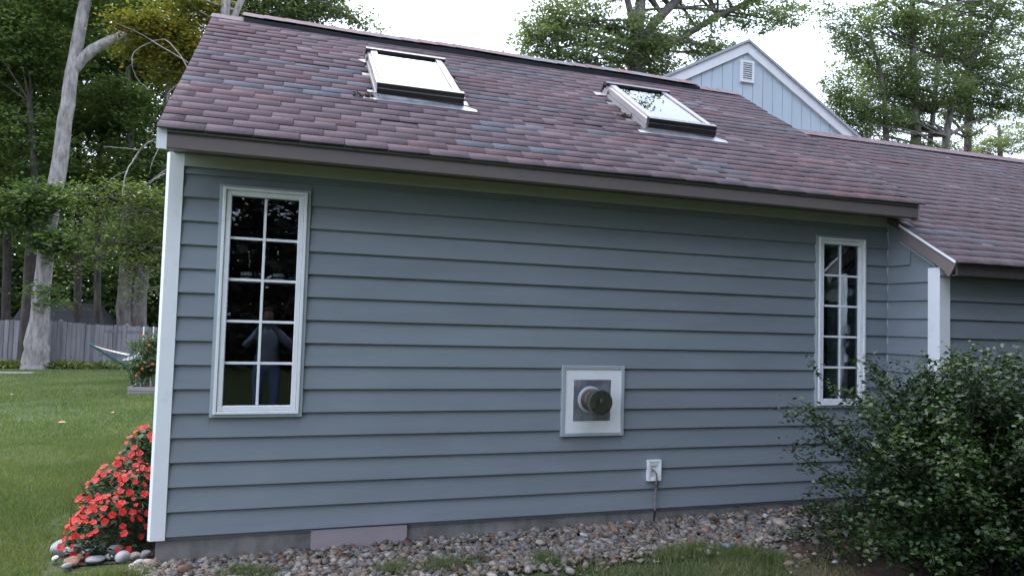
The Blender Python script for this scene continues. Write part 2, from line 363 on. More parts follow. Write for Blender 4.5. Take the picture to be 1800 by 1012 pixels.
# wing rake: taupe board with bright drip edge, wing eave fascia and soffit
rk = MB(); rk.prism([(-0.795, 2.195), (-0.20, 2.589), (-0.20, 2.45), (-0.66, 2.145), (-0.72, 2.075)], LXL - 0.012, LXL + 0.012, 'x'); rk.build('rake_board', m_taupe, house)
rk = MB(); rk.prism([(-0.80, 2.213), (-0.20, 2.610), (-0.20, 2.586), (-0.792, 2.193)], LXL - 0.026, LXL - 0.004, 'x'); rk.build('drip_edge', m_white, house)
rk = MB(); rk.prism([(-0.56, 2.195), (-0.18, 2.448), (-0.18, 2.43), (-0.56, 2.178)], XC - 0.03, XC - 0.005, 'x'); rk.build('rake_trim', m_grey, house)
MB().box(LXL + 0.013, LXR, -0.785, -0.765, 2.09, 2.205).build('fascia', m_soffit, house)
MB().box(LXL + 0.013, LXR, -0.765, YF - 0.0, 2.085, 2.10).build('soffit', m_soffit, house)
# shingles: 12-triangle wedges with a butt edge, five colours; the largest 300 in view are parts, the rest one part
SE, SW = 0.1372, 0.305
def wedge(mat):
    w, e, tb, tt = SW - 0.0042, SE + 0.03, 0.0072, 0.0042
    V = [(0, 0, -0.004), (w, 0, -0.004), (w, e, -0.004), (0, e, -0.004), (0, 0, tb), (w, 0, tb), (w, e, tt), (0, e, tt)]
    return V, [(4, 5, 6, 7), (0, 1, 5, 4), (1, 2, 6, 5), (3, 0, 4, 7)]
WV, WF = wedge(None); WV = np.array(WV); WF = np.array(WF)
m_butt = paint('shingle_cut_edge', (0.035, 0.03, 0.032), 0.95, 0.3, 20)  # cut edges bare of granules; dark tone also carries the course shadow lines
wm = [fast_mesh('shingle', WV, WF, [m, m_butt], [0, 1, 0, 0]) for m in SH]
cand = []
def shingle_field(x0, x1, ye, ze, yr, zr, roofobj, holes, lift, pal):
    n = math.hypot(yr - ye, zr - ze); k = 0; s = -0.025
    while s < n - 0.05:
        off = [0, SW / 2, 0.05, SW / 2 + 0.06][k % 4] + random.uniform(-0.01, 0.01) + random.random() * 0.02
        x = x0 - off; run = 0; c = 0
        while x < x1 - 0.01:
            if run <= 0:
                c = random.choices(range(5), pal)[0]; run = random.choice([1, 1, 2, 2, 3]) if c in (2, 3) else random.choice([1, 2, 3, 4])
            run -= 1
            a, b = max(x, x0), min(x + SW, x1)
            if b - a > 0.03 and not any(h[0] < (a + b) / 2 < h[1] and h[2] < s + SE / 2 < h[3] for h in holes):
                dz = lift((a + b) / 2, s) + random.uniform(0, 0.002)
                P = (a, ye + s * cR - dz * sR, ze + s * sR + dz * cR)
                ang = RA + random.uniform(-0.012, 0.004) - (0.05 if random.random() < 0.012 else 0)
                cand.append((P, ang, (b - a) / SW, c, roofobj))
            x += SW
        s += SE; k += 1
SK = [(1.505, 2.249), (4.129, 4.863)]; SK0, SK1 = 1.233, 2.447
def warp(x, s):
    return 0.022 * math.exp(-((x - 0.15) / 0.7) ** 2 - ((s - 2.9) / 0.5) ** 2) + 0.012 * math.exp(-((x - 1.2) / 0.5) ** 2 - ((s - 2.3) / 0.3) ** 2) + 0.006 * math.sin(x * 2.1 + s * 1.7) * math.sin(s * 2.6 + 1) + 0.004
shingle_field(XL - 0.012, XR + 0.03, YE - 0.02, ZE - 0.013, YR, ZR, roof, [(a + 0.02, b - 0.02, SK0 + 0.05, SK1 - 0.05) for a, b in SK], warp, (28, 38, 16, 10, 8))
shingle_field(LXL - 0.025, LXR, LYE - 0.02, LZE - 0.013, LYR, LZR, roof2, [(XL, XR - 0.05, 0.85, 9)], lambda x, s: 0.003 + 0.003 * math.sin(x * 2 + s * 3), (40, 38, 7, 5, 10))
def parea(cnd):
    P = np.array(cnd[0]) + np.array((cnd[2] * SW / 2, SE / 2 * cR, SE / 2 * sR)); d = P - CAM; z = d @ CF
    u = 900 + FPX * (d @ CR) / z; v = 506 - FPX * (d @ CU) / z
    if not (-20 < u < 1800 and -10 < v < 1012): return 0
    nrm = np.array((0, -sR, cR)); return cnd[2] * abs(d @ nrm) / z ** 3
order = sorted(range(len(cand)), key=lambda i: -parea(cand[i])); top = set(order[:300])
restV = {roof: [], roof2: []}; restM = {roof: [], roof2: []}
for i, (P, ang, sx, c, ro) in enumerate(cand):
    if i in top: link('shingle', wm[c], ro, P, (ang, 0, 0), (sx, 1, 1))
    else:
        ca, sa = math.cos(ang), math.sin(ang); v = WV * (sx, 1, 1)
        restV[ro].append(np.stack([v[:, 0], v[:, 1] * ca - v[:, 2] * sa, v[:, 1] * sa + v[:, 2] * ca], -1) + P); restM[ro] += [c, 5, c, c]
for ro in (roof, roof2):
    n = len(restV[ro]); F = (WF[None] + 8 * np.arange(n)[:, None, None]).reshape(-1, 4)
    tag(link('shingle_courses', fast_mesh('shingle_courses', np.concatenate(restV[ro]), F, SH + [m_butt], restM[ro]), ro), kind='stuff')
# ridge vent on the main roof, ridge caps
rv = MB(); xs_ = np.linspace(0.272, 5.82, 24)
V = []; ns = len(xs_)
for x in xs_:
    w = 0.008 * math.sin(x * 3.1) + 0.006 * math.sin(x * 7.7)
    for (y, z) in ((YR - 0.14, ZR - 0.105 + 0.012), (YR - 0.15, ZR - 0.098 + 0.062 + w), (YR, ZR + 0.078 + w * 0.4), (YR + 0.15, ZR - 0.098 + 0.062 - w), (YR + 0.14, ZR - 0.105 + 0.012)): V.append((x, y, z))
rv.add(V, [(i * 5 + k, i * 5 + k + 1, i * 5 + k + 6, i * 5 + k + 5) for i in range(ns - 1) for k in range(4)] + [(0, 1, 2, 3, 4)[::-1], tuple((ns - 1) * 5 + k for k in range(5))])
rv = rv.build('ridge_vent', m_dark, house)
capm = []
for m in SH:
    b = MB(); L = 0.30
    V = [(x, y, z + t) for x, t in ((0, 0.010), (L, 0.003)) for (y, z) in ((-0.158, -0.0995), (0, 0.0), (0.158, -0.0995))]
    V += [(0, y, z) for (y, z) in ((-0.158, -0.1035), (0, -0.004), (0.158, -0.1035))]
    b.add(V, [(0, 1, 4, 3), (1, 2, 5, 4), (6, 7, 1, 0), (7, 8, 2, 1)]); capm.append(b.mesh('ridge_cap', m))
x = 0.262
while x < 5.70:
    w = 0.006 * math.sin(x * 3.1); link('ridge_cap', capm[random.choices(range(5), (3, 3, 2, 2, 2))[0]], rv, (x, YR, ZR + 0.081 + w), None, (1, 0.97, 0.97)); x += 0.21
for x in (-0.05, 0.04): link('ridge_cap', capm[random.choice((0, 1, 4))], roof, (x, YR, ZR + 0.022))
for x in np.arange(5.83, 6.3, 0.17): link('ridge_cap', capm[random.choice((0, 1, 4))], roof, (float(x), YR, ZR + 0.022))
x = 6.5
while x < 12.4: link('ridge_cap', capm[random.choice((0, 1, 1, 4))], roof2, (x, LYR, LZR + 0.020)); x += 0.16
# ---- skylights
m_skyglass = glassmat('skylight_glass', (0.75, 0.8, 0.8), 2.0)
m_block = paint('white_light_block', (0.72, 0.74, 0.75), 0.8, 0.05, 3)  # white of the added backing, helps the pane look like mirrored bright sky
m_dusty = paint('dusty_light_block', (0.28, 0.34, 0.33), 0.6, 0.35, 4, (1, 1, 1))  # dusty grey-green tone of the added backing in the right skylight
def skylight(x0, x1, label, inner):
    root = bpy.data.objects.new('skylight', None); C.objects.link(root); root.location = (x0, YE + SK0 * cR, ZE + SK0 * sR); root.rotation_euler = (RA, 0, 0); root.empty_display_size = 0.1
    attach(root, house); root['label'] = label
    w, L, H = x1 - x0, SK1 - SK0, 0.135
    def sub(mb, name, mat):
        o = bpy.data.objects.new(name, mb.mesh(name, mat)); C.objects.link(o); o.parent = root; return o
    cu = MB(); cu.box(0, 0.05, 0, L, -0.03, H - 0.03); cu.box(w - 0.05, w, 0, L, -0.03, H - 0.03); cu.box(0.05, w - 0.05, 0, 0.05, -0.03, H - 0.03); cu.box(0.05, w - 0.05, L - 0.05, L, -0.03, H - 0.03); sub(cu, 'curb', m_clad)
    for xa, xb, n in ((-0.012, 0.075, 0), (w - 0.075, w + 0.012, 1)):
        s = MB(); o = -1 if n == 0 else 1
        xo, xi = (xa, xb) if n == 0 else (xb, xa)
        s.prism([(xo, H - 0.085), (xo, H - 0.028), (xo - o * 0.022, H - 0.022), (xo - o * 0.026, H - 0.004), (xi, H), (xi, H - 0.03), (xo - o * 0.013, H - 0.03), (xo - o * 0.013, H - 0.085)], 0.035, L - 0.03, 'y'); sub(s, 'side_cladding', m_clad)
        s = MB(); s.box(min(xo, xo + o * 0.012), max(xo, xo + o * 0.012), 0.0, L + 0.02, -0.01, 0.045); sub(s, 'flashing', m_clad)
    s = MB(); s.prism([(-0.022, 0.008), (-0.022, H - 0.045), (-0.010, H - 0.038), (-0.006, H + 0.002), (0.05, H + 0.004), (0.05, H - 0.03), (0.0, H - 0.05), (0.0, 0.008)], -0.014, w + 0.014, 'x'); sub(s, 'bottom_cladding', m_brown_metal)
    s = MB(); s.prism([(L - 0.06, H - 0.02), (L - 0.06, H + 0.012), (L - 0.02, H + 0.016), (L + 0.035, H - 0.01), (L + 0.05, 0.0), (L + 0.02, 0.0), (L + 0.01, H - 0.03)], -0.03, w + 0.03, 'x'); sub(s, 'hood', m_brown_metal)
    s = MB(); s.box(0.076, w - 0.076, 0.051, L - 0.061, H - 0.016, H - 0.012); sub(s, 'pane', m_skyglass)
    s = MB(); s.box(0.06, w - 0.06, 0.05, L - 0.05, H - 0.075, H - 0.06); sub(s, 'light_block', inner)  # added opaque backing under the glass, keeps daylight out of the room
    s = MB(); s.add([(-0.13, -0.115, 0.018), (w + 0.13, -0.115, 0.018), (w + 0.13, -0.05, 0.02), (w + 0.02, -0.02, 0.03), (w + 0.01, -0.023, 0.045), (-0.01, -0.023, 0.045), (-0.02, -0.02, 0.03), (-0.13, -0.05, 0.02),
                    (-0.13, -0.115, 0.012), (w + 0.13, -0.115, 0.012)], [(0, 1, 2, 3, 4, 5, 6, 7), (8, 9, 1, 0)]); sub(s, 'apron_flashing', m_alu)
    s = MB()
    s.prism([(-0.15, 0.014), (-0.02, 0.018), (-0.02, 0.08), (-0.028, 0.08), (-0.03, 0.024), (-0.15, 0.019)], L - 0.13, L - 0.02, 'y'); sub(s, 'flashing_tab', m_clad)
    for xe in ((-0.105, 0.0), (w + 0.0, w + 0.105)) :
        s = MB(); s.box(xe[0], xe[1], 0.05, L, -0.002, 0.004); sub(s, 'step_flashing', m_gutter_lip)
    return root
skylight(*SK[0], 'skylight with bright white glass, nearer the left end of the roof', m_block)
m_skyglass = glassmat('clear_skylight_glass', (0.8, 0.86, 0.85), 1.5)
skylight(*SK[1], 'skylight with clear greenish glass, nearer the right end of the roof', m_dusty)
# ---- windows
def window(cs, label):
    x0, x1, z0, z1 = cs
    root = bpy.data.objects.new('window', None); C.objects.link(root); root.location = (x0, 0, z0); root.empty_display_size = 0.1; attach(root, house); root['label'] = label
    def ring(name, a0, a1, b0, b1, t, y0, y1, mat, c=0.002):
        m = MB(); m.box(a0, a0 + t, y0, y1, b0, b1, c); m.box(a1 - t, a1, y0, y1, b0, b1, c); m.box(a0 + t - 0.001, a1 - t + 0.001, y0 + 0.001, y1, b0 + 0.0005, b0 + t, c); m.box(a0 + t - 0.001, a1 - t + 0.001, y0 + 0.001, y1, b1 - t, b1 - 0.0005, c)
        return m.build(name, mat, root)
    ring('casing', x0, x1, z0, z1, 0.026, -0.036, 0.0, m_grey)
    ring('frame', x0 + 0.0235, x1 - 0.0235, z0 + 0.022, z1 - 0.018, 0.022, -0.050, 0.02, m_white, 0.003)
    ring('sash', x0 + 0.047, x1 - 0.047, z0 + 0.0455, z1 - 0.0415, 0.036, -0.039, 0.02, m_white, 0.004)
    a0, a1, b0, b1 = x0 + 0.082, x1 - 0.082, z0 + 0.085, z1 - 0.082
    mx = (a0 + a1) / 2; mw = 0.0095
    MB().box(mx - mw, mx + mw, -0.014, 0.004, b0, b1, 0.002).build('muntin', m_white, root)
    hs_ = (b1 - b0) / 5
    for k in range(1, 5): MB().box(a0, a1, -0.0135, 0.0035, b0 + k * hs_ - mw, b0 + k * hs_ + mw, 0.002).build('muntin', m_white, root)
    for k in range(5):
        for (p, q) in ((a0 - 0.003, mx), (mx, a1 + 0.003)):
            MB().box(p + 0.0005, q - 0.0005, -0.005, -0.001, b0 + k * hs_ + 0.0005 - (0.003 if k == 0 else 0), b0 + (k + 1) * hs_ - 0.0005 + (0.003 if k == 4 else 0)).build('pane', m_glass, root)
    return (a0, a1, b0, b1, hs_)
w1i = window(W1, 'left window of ten panes, beside the white corner board')
w2i = window(W2, 'right window of ten panes with pale curtain, partly behind the shrub')
# dim room behind the windows
room = MB(); room.box(0.141, 6.55, 4.3, 4.32, 0, 2.7); room.box(0.141, 6.55, 0.142, 4.3, -0.03, -0.005); room.box(0.141, 6.55, 0.142, 4.3, 2.701, 2.72)
room.box(0.141, 0.15, 0.142, 4.3, 0, 2.7); room.box(6.40, 6.41, 0.142, 4.3, 0, 2.7); room.build('room_shell', m_room, house)
# ---- concrete foundation and its cover board
MB().box(0.03, XC + 0.03, 0.012, 0.2, -0.5, -0.004).build('foundation', m_conc, house)
MB().box(0.03, 0.2, 0.201, 5.3, -0.5, -0.004).build('foundation', m_conc, house)
MB().box(XC + 0.02, 12.4, YF + 0.02, YF + 0.2, -0.5, -0.052).build('foundation', m_conc, house)
MB().box(1.07, 1.778, -0.016, 0.011, -0.150, -0.006, 0.002).build('cover_board', paint('mauve_board', (0.33, 0.27, 0.28), 0.6, 0.06), house)
MB().box(1.12, 1.76, -0.004, 0.0105, -0.24, -0.152, 0.002).build('cover_board', m_soffit, house)
# ---- gable of the taller wing behind
GY = 4.4; ax_, az_ = 7.985, 6.335
gsl, gsr = 0.525, 0.595
gl_, gr_ = 5.3, 11.2
def gz(x): return az_ - (ax_ - x) * gsl if x < ax_ else az_ - (x - ax_) * gsr
gw = MB(); gw.prism([(gl_, 3.2), (gr_, 3.2), (gr_, gz(gr_) - 0.03), (ax_, az_ - 0.05), (gl_, gz(gl_) - 0.03)], GY + 0.03, GY + 0.2, 'y'); gw = gw.build('gable_wall', m_gable, house)
x = gl_ + 0.05
while x < gr_ - 0.1:
    a, b = x, x + 0.188; b_ = MB()
    pts = [(a, 3.25), (b, 3.25), (b, gz(b) - 0.10)] + ([(ax_, az_ - 0.10)] if a < ax_ < b else []) + [(a, gz(a) - 0.10)]
    b_.prism(pts, GY + 0.008, GY + 0.029, 'y'); b_.build('board', m_gable, gw); x += 0.198
def grake(xa, xb, h, y0, y1, up, mat, name):
    b = MB(); b.prism([(xa, gz(xa) + up), (xb, gz(xb) + up), (xb, gz(xb) + up - h), (xa, gz(xa) + up - h)], y0, y1, 'y'); return b.build(name, mat, house)
grake(gl_, ax_ - 0.001, 0.175, GY - 0.03, GY + 0.006, 0, m_white, 'rake_board'); grake(ax_ + 0.001, gr_, 0.175, GY - 0.03, GY + 0.006, 0, m_white, 'rake_board')
grake(gl_, ax_ - 0.001, 0.045, GY - 0.06, GY + 4.5, 0.046, m_grey, 'roof_edge'); grake(ax_ + 0.001, gr_, 0.045, GY - 0.06, GY + 4.5, 0.046, m_grey, 'roof_edge')
lv = MB(); lx0, lx1, lz0, lz1 = 7.86, 8.115, 5.655, 6.02
for bx in ((lx0, lx0 + 0.035, lz0, lz1), (lx1 - 0.035, lx1, lz0, lz1), (lx0 + 0.035, lx1 - 0.035, lz0, lz0 + 0.035), (lx0 + 0.035, lx1 - 0.035, lz1 - 0.035, lz1)): lv.box(bx[0], bx[1], GY - 0.03, GY + 0.007, bx[2], bx[3])
lv = lv.build('louver_vent', m_white, house)
for k in range(8):
    z = lz0 + 0.04 + k * 0.0362; s = MB(); s.prism([(GY - 0.026, z), (GY + 0.004, z + 0.026), (GY + 0.004, z + 0.033), (GY - 0.026, z + 0.008)], lx0 + 0.035, lx1 - 0.035, 'x'); s.build('slat', m_white, lv)


# ------------------------------------------------------------------ things on the wall
vent = empty('exhaust_vent', (3.3, 0, 0.93), 'round metal flue vent on a square white panel low on the wall', 'vent')
def vring(name, a0, a1, b0, b1, t, y0, y1, mat):
    m = MB(); m.box(a0, a0 + t, y0, y1, b0, b1, 0.003); m.box(a1 - t, a1, y0, y1, b0, b1, 0.003); m.box(a0 + t - 0.001, a1 - t + 0.001, y0 + 0.001, y1, b0 + 0.0005, b0 + t, 0.003); m.box(a0 + t - 0.001, a1 - t + 0.001, y0 + 0.001, y1, b1 - t, b1 - 0.0005, 0.003)
    return m.build(name, mat, vent)
vring('casing', VENT[0], VENT[1], VENT[2], VENT[3], 0.030, -0.042, -0.001, m_grey)
MB().box(VENT[0] + 0.03, VENT[1] - 0.03, -0.0325, -0.001, VENT[2] + 0.03, VENT[3] - 0.03).build('backing_panel', m_white, vent)
def galv():
    M = Mat('stained_galvanised'); c = ramp(M, noise(M, 7, 8, 0.7), [(0.3, (0.06, 0.06, 0.065)), (0.5, (0.18, 0.185, 0.2)), (0.75, (0.42, 0.43, 0.45))])
    return pbr(M, c, 0.5, 0.35, noise(M, 40, 4), 0.1, 0.003)
m_galv = galv()
MB().box(3.121, 3.458, -0.036, -0.033, 0.764, 1.104, 0.001).build('wall_plate', m_galv, vent)
VX, VZ = 3.272, 0.938
for (a, b) in ((3.137, 0.78), (3.442, 0.78), (3.137, 1.088), (3.442, 1.088)):
    q = MB(); q.tube([(a, -0.0355, b), (a, -0.040, b)], 0.006, 8); q.build('screw', m_alu, vent)
def lathe(prof, n=40, cx=VX, cz=VZ, smooth=True):
    b = MB(); V = []
    for (r, y) in prof:
        for k in range(n): a = 2 * math.pi * k / n; V.append((cx + r * math.cos(a), y, cz + r * math.sin(a)))
    m = len(prof); b.add(V, [(i * n + k, i * n + (k + 1) % n, (i + 1) * n + (k + 1) % n, (i + 1) * n + k) for i in range(m - 1) for k in range(n)], smooth); return b
lathe([(0.113, -0.0365), (0.113, -0.043), (0.108, -0.048), (0.092, -0.050)], 40).build('collar', m_grey, vent)
def rust():
    M = Mat('heat_stained_steel'); c = ramp(M, noise(M, 12, 8, 0.75), [(0.3, (0.03, 0.022, 0.018)), (0.5, (0.12, 0.075, 0.055)), (0.7, (0.22, 0.16, 0.13))])
    return pbr(M, c, 0.5, 0.45, noise(M, 50, 4), 0.2, 0.003)
m_rust = rust()
def stainless():
    M = Mat('tarnished_steel'); c = ramp(M, noise(M, 6, 8, 0.65, (1, 1, 0.5)), [(0.3, (0.07, 0.07, 0.06)), (0.55, (0.20, 0.195, 0.165)), (0.75, (0.36, 0.355, 0.32))])
    return pbr(M, c, 0.36, 0.85, noise(M, 30, 5), 0.12, 0.004)
m_steel = stainless()
lathe([(0.092, -0.047), (0.092, -0.135), (0.095, -0.138), (0.095, -0.146), (0.082, -0.148)], 40).build('pipe', m_rust, vent)
lathe([(0.088, -0.15), (0.088, -0.215)], 40).build('inner_sleeve', m_dark, vent)
cap = lathe([(0.101, -0.19), (0.101, -0.247)], 48); f_ = lathe([(0.101, -0.247), (0.0975, -0.2485)], 48); cap.add(f_.v, f_.f, True); f_ = lathe([(0.0975, -0.2485), (0.05, -0.2495), (0.0005, -0.2505)], 48); cap.add(f_.v, f_.f, True); f_ = lathe([(0.101, -0.19), (0.095, -0.19)], 48); cap.add(f_.v, f_.f, True)
cap = cap.build('cap', m_steel, vent)
hole = MB(); n = 12
hole.add([(0.0105 * math.cos(2 * math.pi * k / n), 0, 0.0075 * math.sin(2 * math.pi * k / n)) for k in range(n)] + [(0.0105 * math.cos(2 * math.pi * k / n), 0.002, 0.0075 * math.sin(2 * math.pi * k / n)) for k in range(n)], [tuple(range(n))] + [(k, (k + 1) % n, n + (k + 1) % n, n + k) for k in range(n)])
hm = hole.mesh('vent_hole', m_dark)
for k in range(7):
    a = math.radians(222 + k * 16); link('vent_hole', hm, cap, (VX + 0.086 * math.cos(a), -0.2515, VZ + 0.086 * math.sin(a)))
sweep = [(VX + 0.015 * math.cos(t) * (1 - t / 9), -0.2525, VZ + 0.012 + 0.018 * math.sin(t) * (1 - t / 9)) for t in np.linspace(0, 6, 14)]
MB().tube(sweep, 0.0016, 5).build('clip_wire', m_alu, vent)

box = empty('wall_outlet_box', (3.88, 0, 0.33), 'small white recessed outlet box low on the clapboards, right of the vent', 'outlet box')
b = MB(); x0, x1, z0, z1 = BOX
def bring(t, y0, y1, d, m, nm):
    q = MB(); q.box(x0 + d, x0 + d + t, y0, y1, z0 + d, z1 - d, 0.002); q.box(x1 - d - t, x1 - d, y0, y1, z0 + d, z1 - d, 0.002); q.box(x0 + d + t - 0.001, x1 - d - t + 0.001, y0 + 0.0005, y1, z0 + d, z0 + d + t, 0.002); q.box(x0 + d + t - 0.001, x1 - d - t + 0.001, y0 + 0.0005, y1, z1 - d - t, z1 - d, 0.002); return q.build(nm, m, box)
bring(0.013, -0.054, -0.004, 0.0, m_white, 'flange'); bring(0.014, -0.049, -0.004, 0.0125, m_white, 'inner_frame')
MB().box(x0 + 0.026, x1 - 0.026, -0.030, -0.0275, z0 + 0.026, z1 - 0.026).build('recess', m_white, box)
MB().box(x0 + 0.028, x1 - 0.03, -0.046, -0.029, z1 - 0.047, z1 - 0.027, 0.003).build('hood', m_white, box)
pipe = [(3.871, -0.028, 0.336), (3.874, -0.048, 0.334), (3.884, -0.058, 0.325), (3.894, -0.060, 0.305), (3.897, -0.061, 0.27), (3.896, -0.057, 0.2), (3.892, -0.056, 0.08), (3.889, -0.055, 0.0)]
gp = empty('gas_pipe', (3.886, -0.055, -0.15), 'thin weathered pipe bending down from the white outlet box to the stones', 'pipe')
MB().tube(pipe, 0.0085, 8).build('upper_pipe', paint('weathered_copper', (0.20, 0.16, 0.15), 0.45, 0.4, 30), gp)
MB().tube([(3.896, -0.057, 0.222), (3.896, -0.057, 0.196)], 0.0125, 8).build('coupling', m_rust, gp)
MB().tube([(3.889, -0.055, 0.001), (3.887, -0.055, -0.03), (3.880, -0.056, -0.10), (3.876, -0.058, -0.18)], [0.012, 0.010, 0.010, 0.010], 8).build('lower_sleeve', m_dark, gp)

# ------------------------------------------------------------------ inside the windows
cu = MB(); V = []; nn = 60
for k in range(nn):
    x = 5.90 + 0.2 * k / (nn - 1); y = 0.19 + 0.022 * math.sin(k * 0.9) + 0.008 * math.sin(k * 2.3); V += [(x, y, 0.0), (x, y, 2.55)]
cu.add(V, [(2 * k, 2 * k + 2, 2 * k + 3, 2 * k + 1) for k in range(nn - 1)], True)
tag(cu.build('curtain', m_curtain), 'pale blue-grey curtain hanging inside the right window', 'curtain')
a0, a1, b0, b1, hh = w1i
shz = b0 + 3 * hh - 0.006
ws = MB().box(W1[0] + 0.03, W1[1] - 0.03, 0.022, 0.139, shz - 0.012, shz, 0.002).build('window_shelf', m_room, house)
m_cream = paint('cream_glaze', (0.75, 0.77, 0.76), 0.3, 0.05)
for px, lab in ((a0 + 0.115, 'left one of two white banded jars inside the left window'), (a1 - 0.125, 'right one of two white banded jars inside the left window')):
    j = empty('jar', (px, 0.075, shz), lab, 'jar', 'jars inside the left window')
    lathe_v = MB(); n = 20; prof = [(0.0, 0), (0.040, 0.0), (0.043, 0.006), (0.043, 0.062), (0.036, 0.066), (0.0, 0.066)]; V = []
    for r, z in prof:
        for k in range(n): V.append((px + r * math.cos(2 * math.pi * k / n), 0.075 + r * math.sin(2 * math.pi * k / n), shz + 0.0005 + z))
    lathe_v.add(V, [(i * n + k, i * n + (k + 1) % n, (i + 1) * n + (k + 1) % n, (i + 1) * n + k) for i in range(len(prof) - 1) for k in range(n)], True); lathe_v.build('body', m_cream, j)
    V = []
    for r, z in [(0.044, 0.03), (0.0445, 0.031), (0.0445, 0.040), (0.044, 0.041)]:
        for k in range(n): V.append((px + r * math.cos(2 * math.pi * k / n), 0.075 + r * math.sin(2 * math.pi * k / n), shz + z))
    q = MB(); q.add(V, [(i * n + k, i * n + (k + 1) % n, (i + 1) * n + (k + 1) % n, (i + 1) * n + k) for i in range(3) for k in range(n)], True); q.build('band', m_dark, j)

# ------------------------------------------------------------------ leaves, trees
def leaf_quads(P, size, up=0.6, rs=None, aspect=0.55, jit=0.35):
    """rhombic leaves at points P; up = how flat they lie"""
    n = len(P); s = size * (1 + jit * rng.uniform(-1, 1, n))[:, None]
    nr = rng.normal(0, 1, (n, 3)); nr[:, 2] = np.abs(nr[:, 2]) + up * 2.2; nr /= np.linalg.norm(nr, axis=1)[:, None]
    d = rng.normal(0, 1, (n, 3)); d -= nr * np.sum(d * nr, 1)[:, None]; d /= np.linalg.norm(d, axis=1)[:, None]
    w = np.cross(nr, d)
    V = np.empty((n, 4, 3)); V[:, 0] = P - d * s * 0.5; V[:, 2] = P + d * s * 0.5 - nr * s * 0.12
    V[:, 1] = P + w * s * aspect * 0.5 + nr * s * 0.08 - d * s * 0.06; V[:, 3] = P - w * s * aspect * 0.5 + nr * s * 0.08 - d * s * 0.06
    return V.reshape(-1, 3), np.arange(4 * n).reshape(-1, 4)
def sprays(center, rad, n, per=26, sr=0.5, flat=0.35):
    """points gathered in flattened sprays spread through an ellipsoid"""
    k = max(1, n // per); c = rng.normal(0, 1, (k, 3)); c /= np.linalg.norm(c, axis=1)[:, None]; c *= (rng.uniform(0.08, 1, k) ** 0.42)[:, None]
    c = np.asarray(center) + c * np.asarray(rad); ssz = sr * rng.uniform(0.6, 1.3, k)
    o = rng.normal(0, 0.5, (k, per, 3)); o[..., 2] *= flat
    tilt = rng.normal(0, 0.25, (k, 1, 2)); o[..., 2] += (o[..., :2] * tilt).sum(-1)
    P = c[:, None] + o * ssz[:, None, None]
    return P.reshape(-1, 3), c
def foliage(name, pts, size, mat, parent, up=0.6, aspect=0.55, kind=None):
    V, F = leaf_quads(pts, size, up, aspect=aspect); o = link(name, fast_mesh(name, V, F, mat), parent)
    if kind: o['kind'] = kind
    return o
def bark(name, a, b, c, sc=6, str_=0.7):
    M = Mat(name); n1 = noise(M, sc, 8, 0.7, (1, 1, 0.3)); col = ramp(M, n1, [(0.3, a), (0.52, b), (0.72, c)])
    col = mixc(M, ramp(M, noise(M, 1.1, 5, 0.6), [(0.5, (0, 0, 0)), (0.7, (0.5, 0.5, 0.5))]), col, tuple(k * 0.6 for k in b))
    return pbr(M, col, 0.9, 0, n1, str_, 0.05, 0.15)
m_bark_pale = bark('pale_grey_bark', (0.10, 0.085, 0.075), (0.26, 0.23, 0.21), (0.40, 0.365, 0.335), 9)
m_bark = bark('grey_brown_bark', (0.04, 0.035, 0.03), (0.12, 0.105, 0.09), (0.22, 0.2, 0.18))
m_bark_dark = bark('dark_bark', (0.022, 0.018, 0.016), (0.06, 0.05, 0.042), (0.11, 0.1, 0.085))
L_dark = leafmat('dark_leaves', [(0.04, 0.07, 0.03), (0.075, 0.12, 0.045), (0.12, 0.165, 0.06), (0.19, 0.2, 0.065)], 0.5, 0.7)
L_mid = leafmat('mid_green_leaves', [(0.07, 0.095, 0.055), (0.105, 0.14, 0.075), (0.15, 0.18, 0.095), (0.2, 0.22, 0.115)], 0.5, 0.7)
L_grey = leafmat('grey_green_leaves', [(0.11, 0.14, 0.085), (0.15, 0.185, 0.11), (0.20, 0.23, 0.14), (0.26, 0.28, 0.18)], 0.55, 0.6)
L_yel = leafmat('yellowing_leaves', [(0.05, 0.085, 0.022), (0.10, 0.12, 0.03), (0.20, 0.16, 0.035), (0.32, 0.20, 0.045)], 0.4, 0.9)
L_beech = leafmat('beech_leaves', [(0.03, 0.06, 0.02), (0.07, 0.11, 0.035), (0.13, 0.16, 0.05), (0.2, 0.2, 0.07)], 0.35, 1.0)
def limb(b, p0, p1, r0, r1, sag=0.12, n=5, seg=6):
    p0, p1 = np.asarray(p0, float), np.asarray(p1, float); L = np.linalg.norm(p1 - p0); path = []; rad = []
    off = rng.normal(0, 0.06 * L, 3)
    for i in range(n + 1):
        t = i / n; path.append(p0 + (p1 - p0) * t + off * math.sin(math.pi * t) + np.array((0, 0, sag * L * math.sin(math.pi * t)))); rad.append(r0 + (r1 - r0) * t)
    b.tube(path, rad, seg)
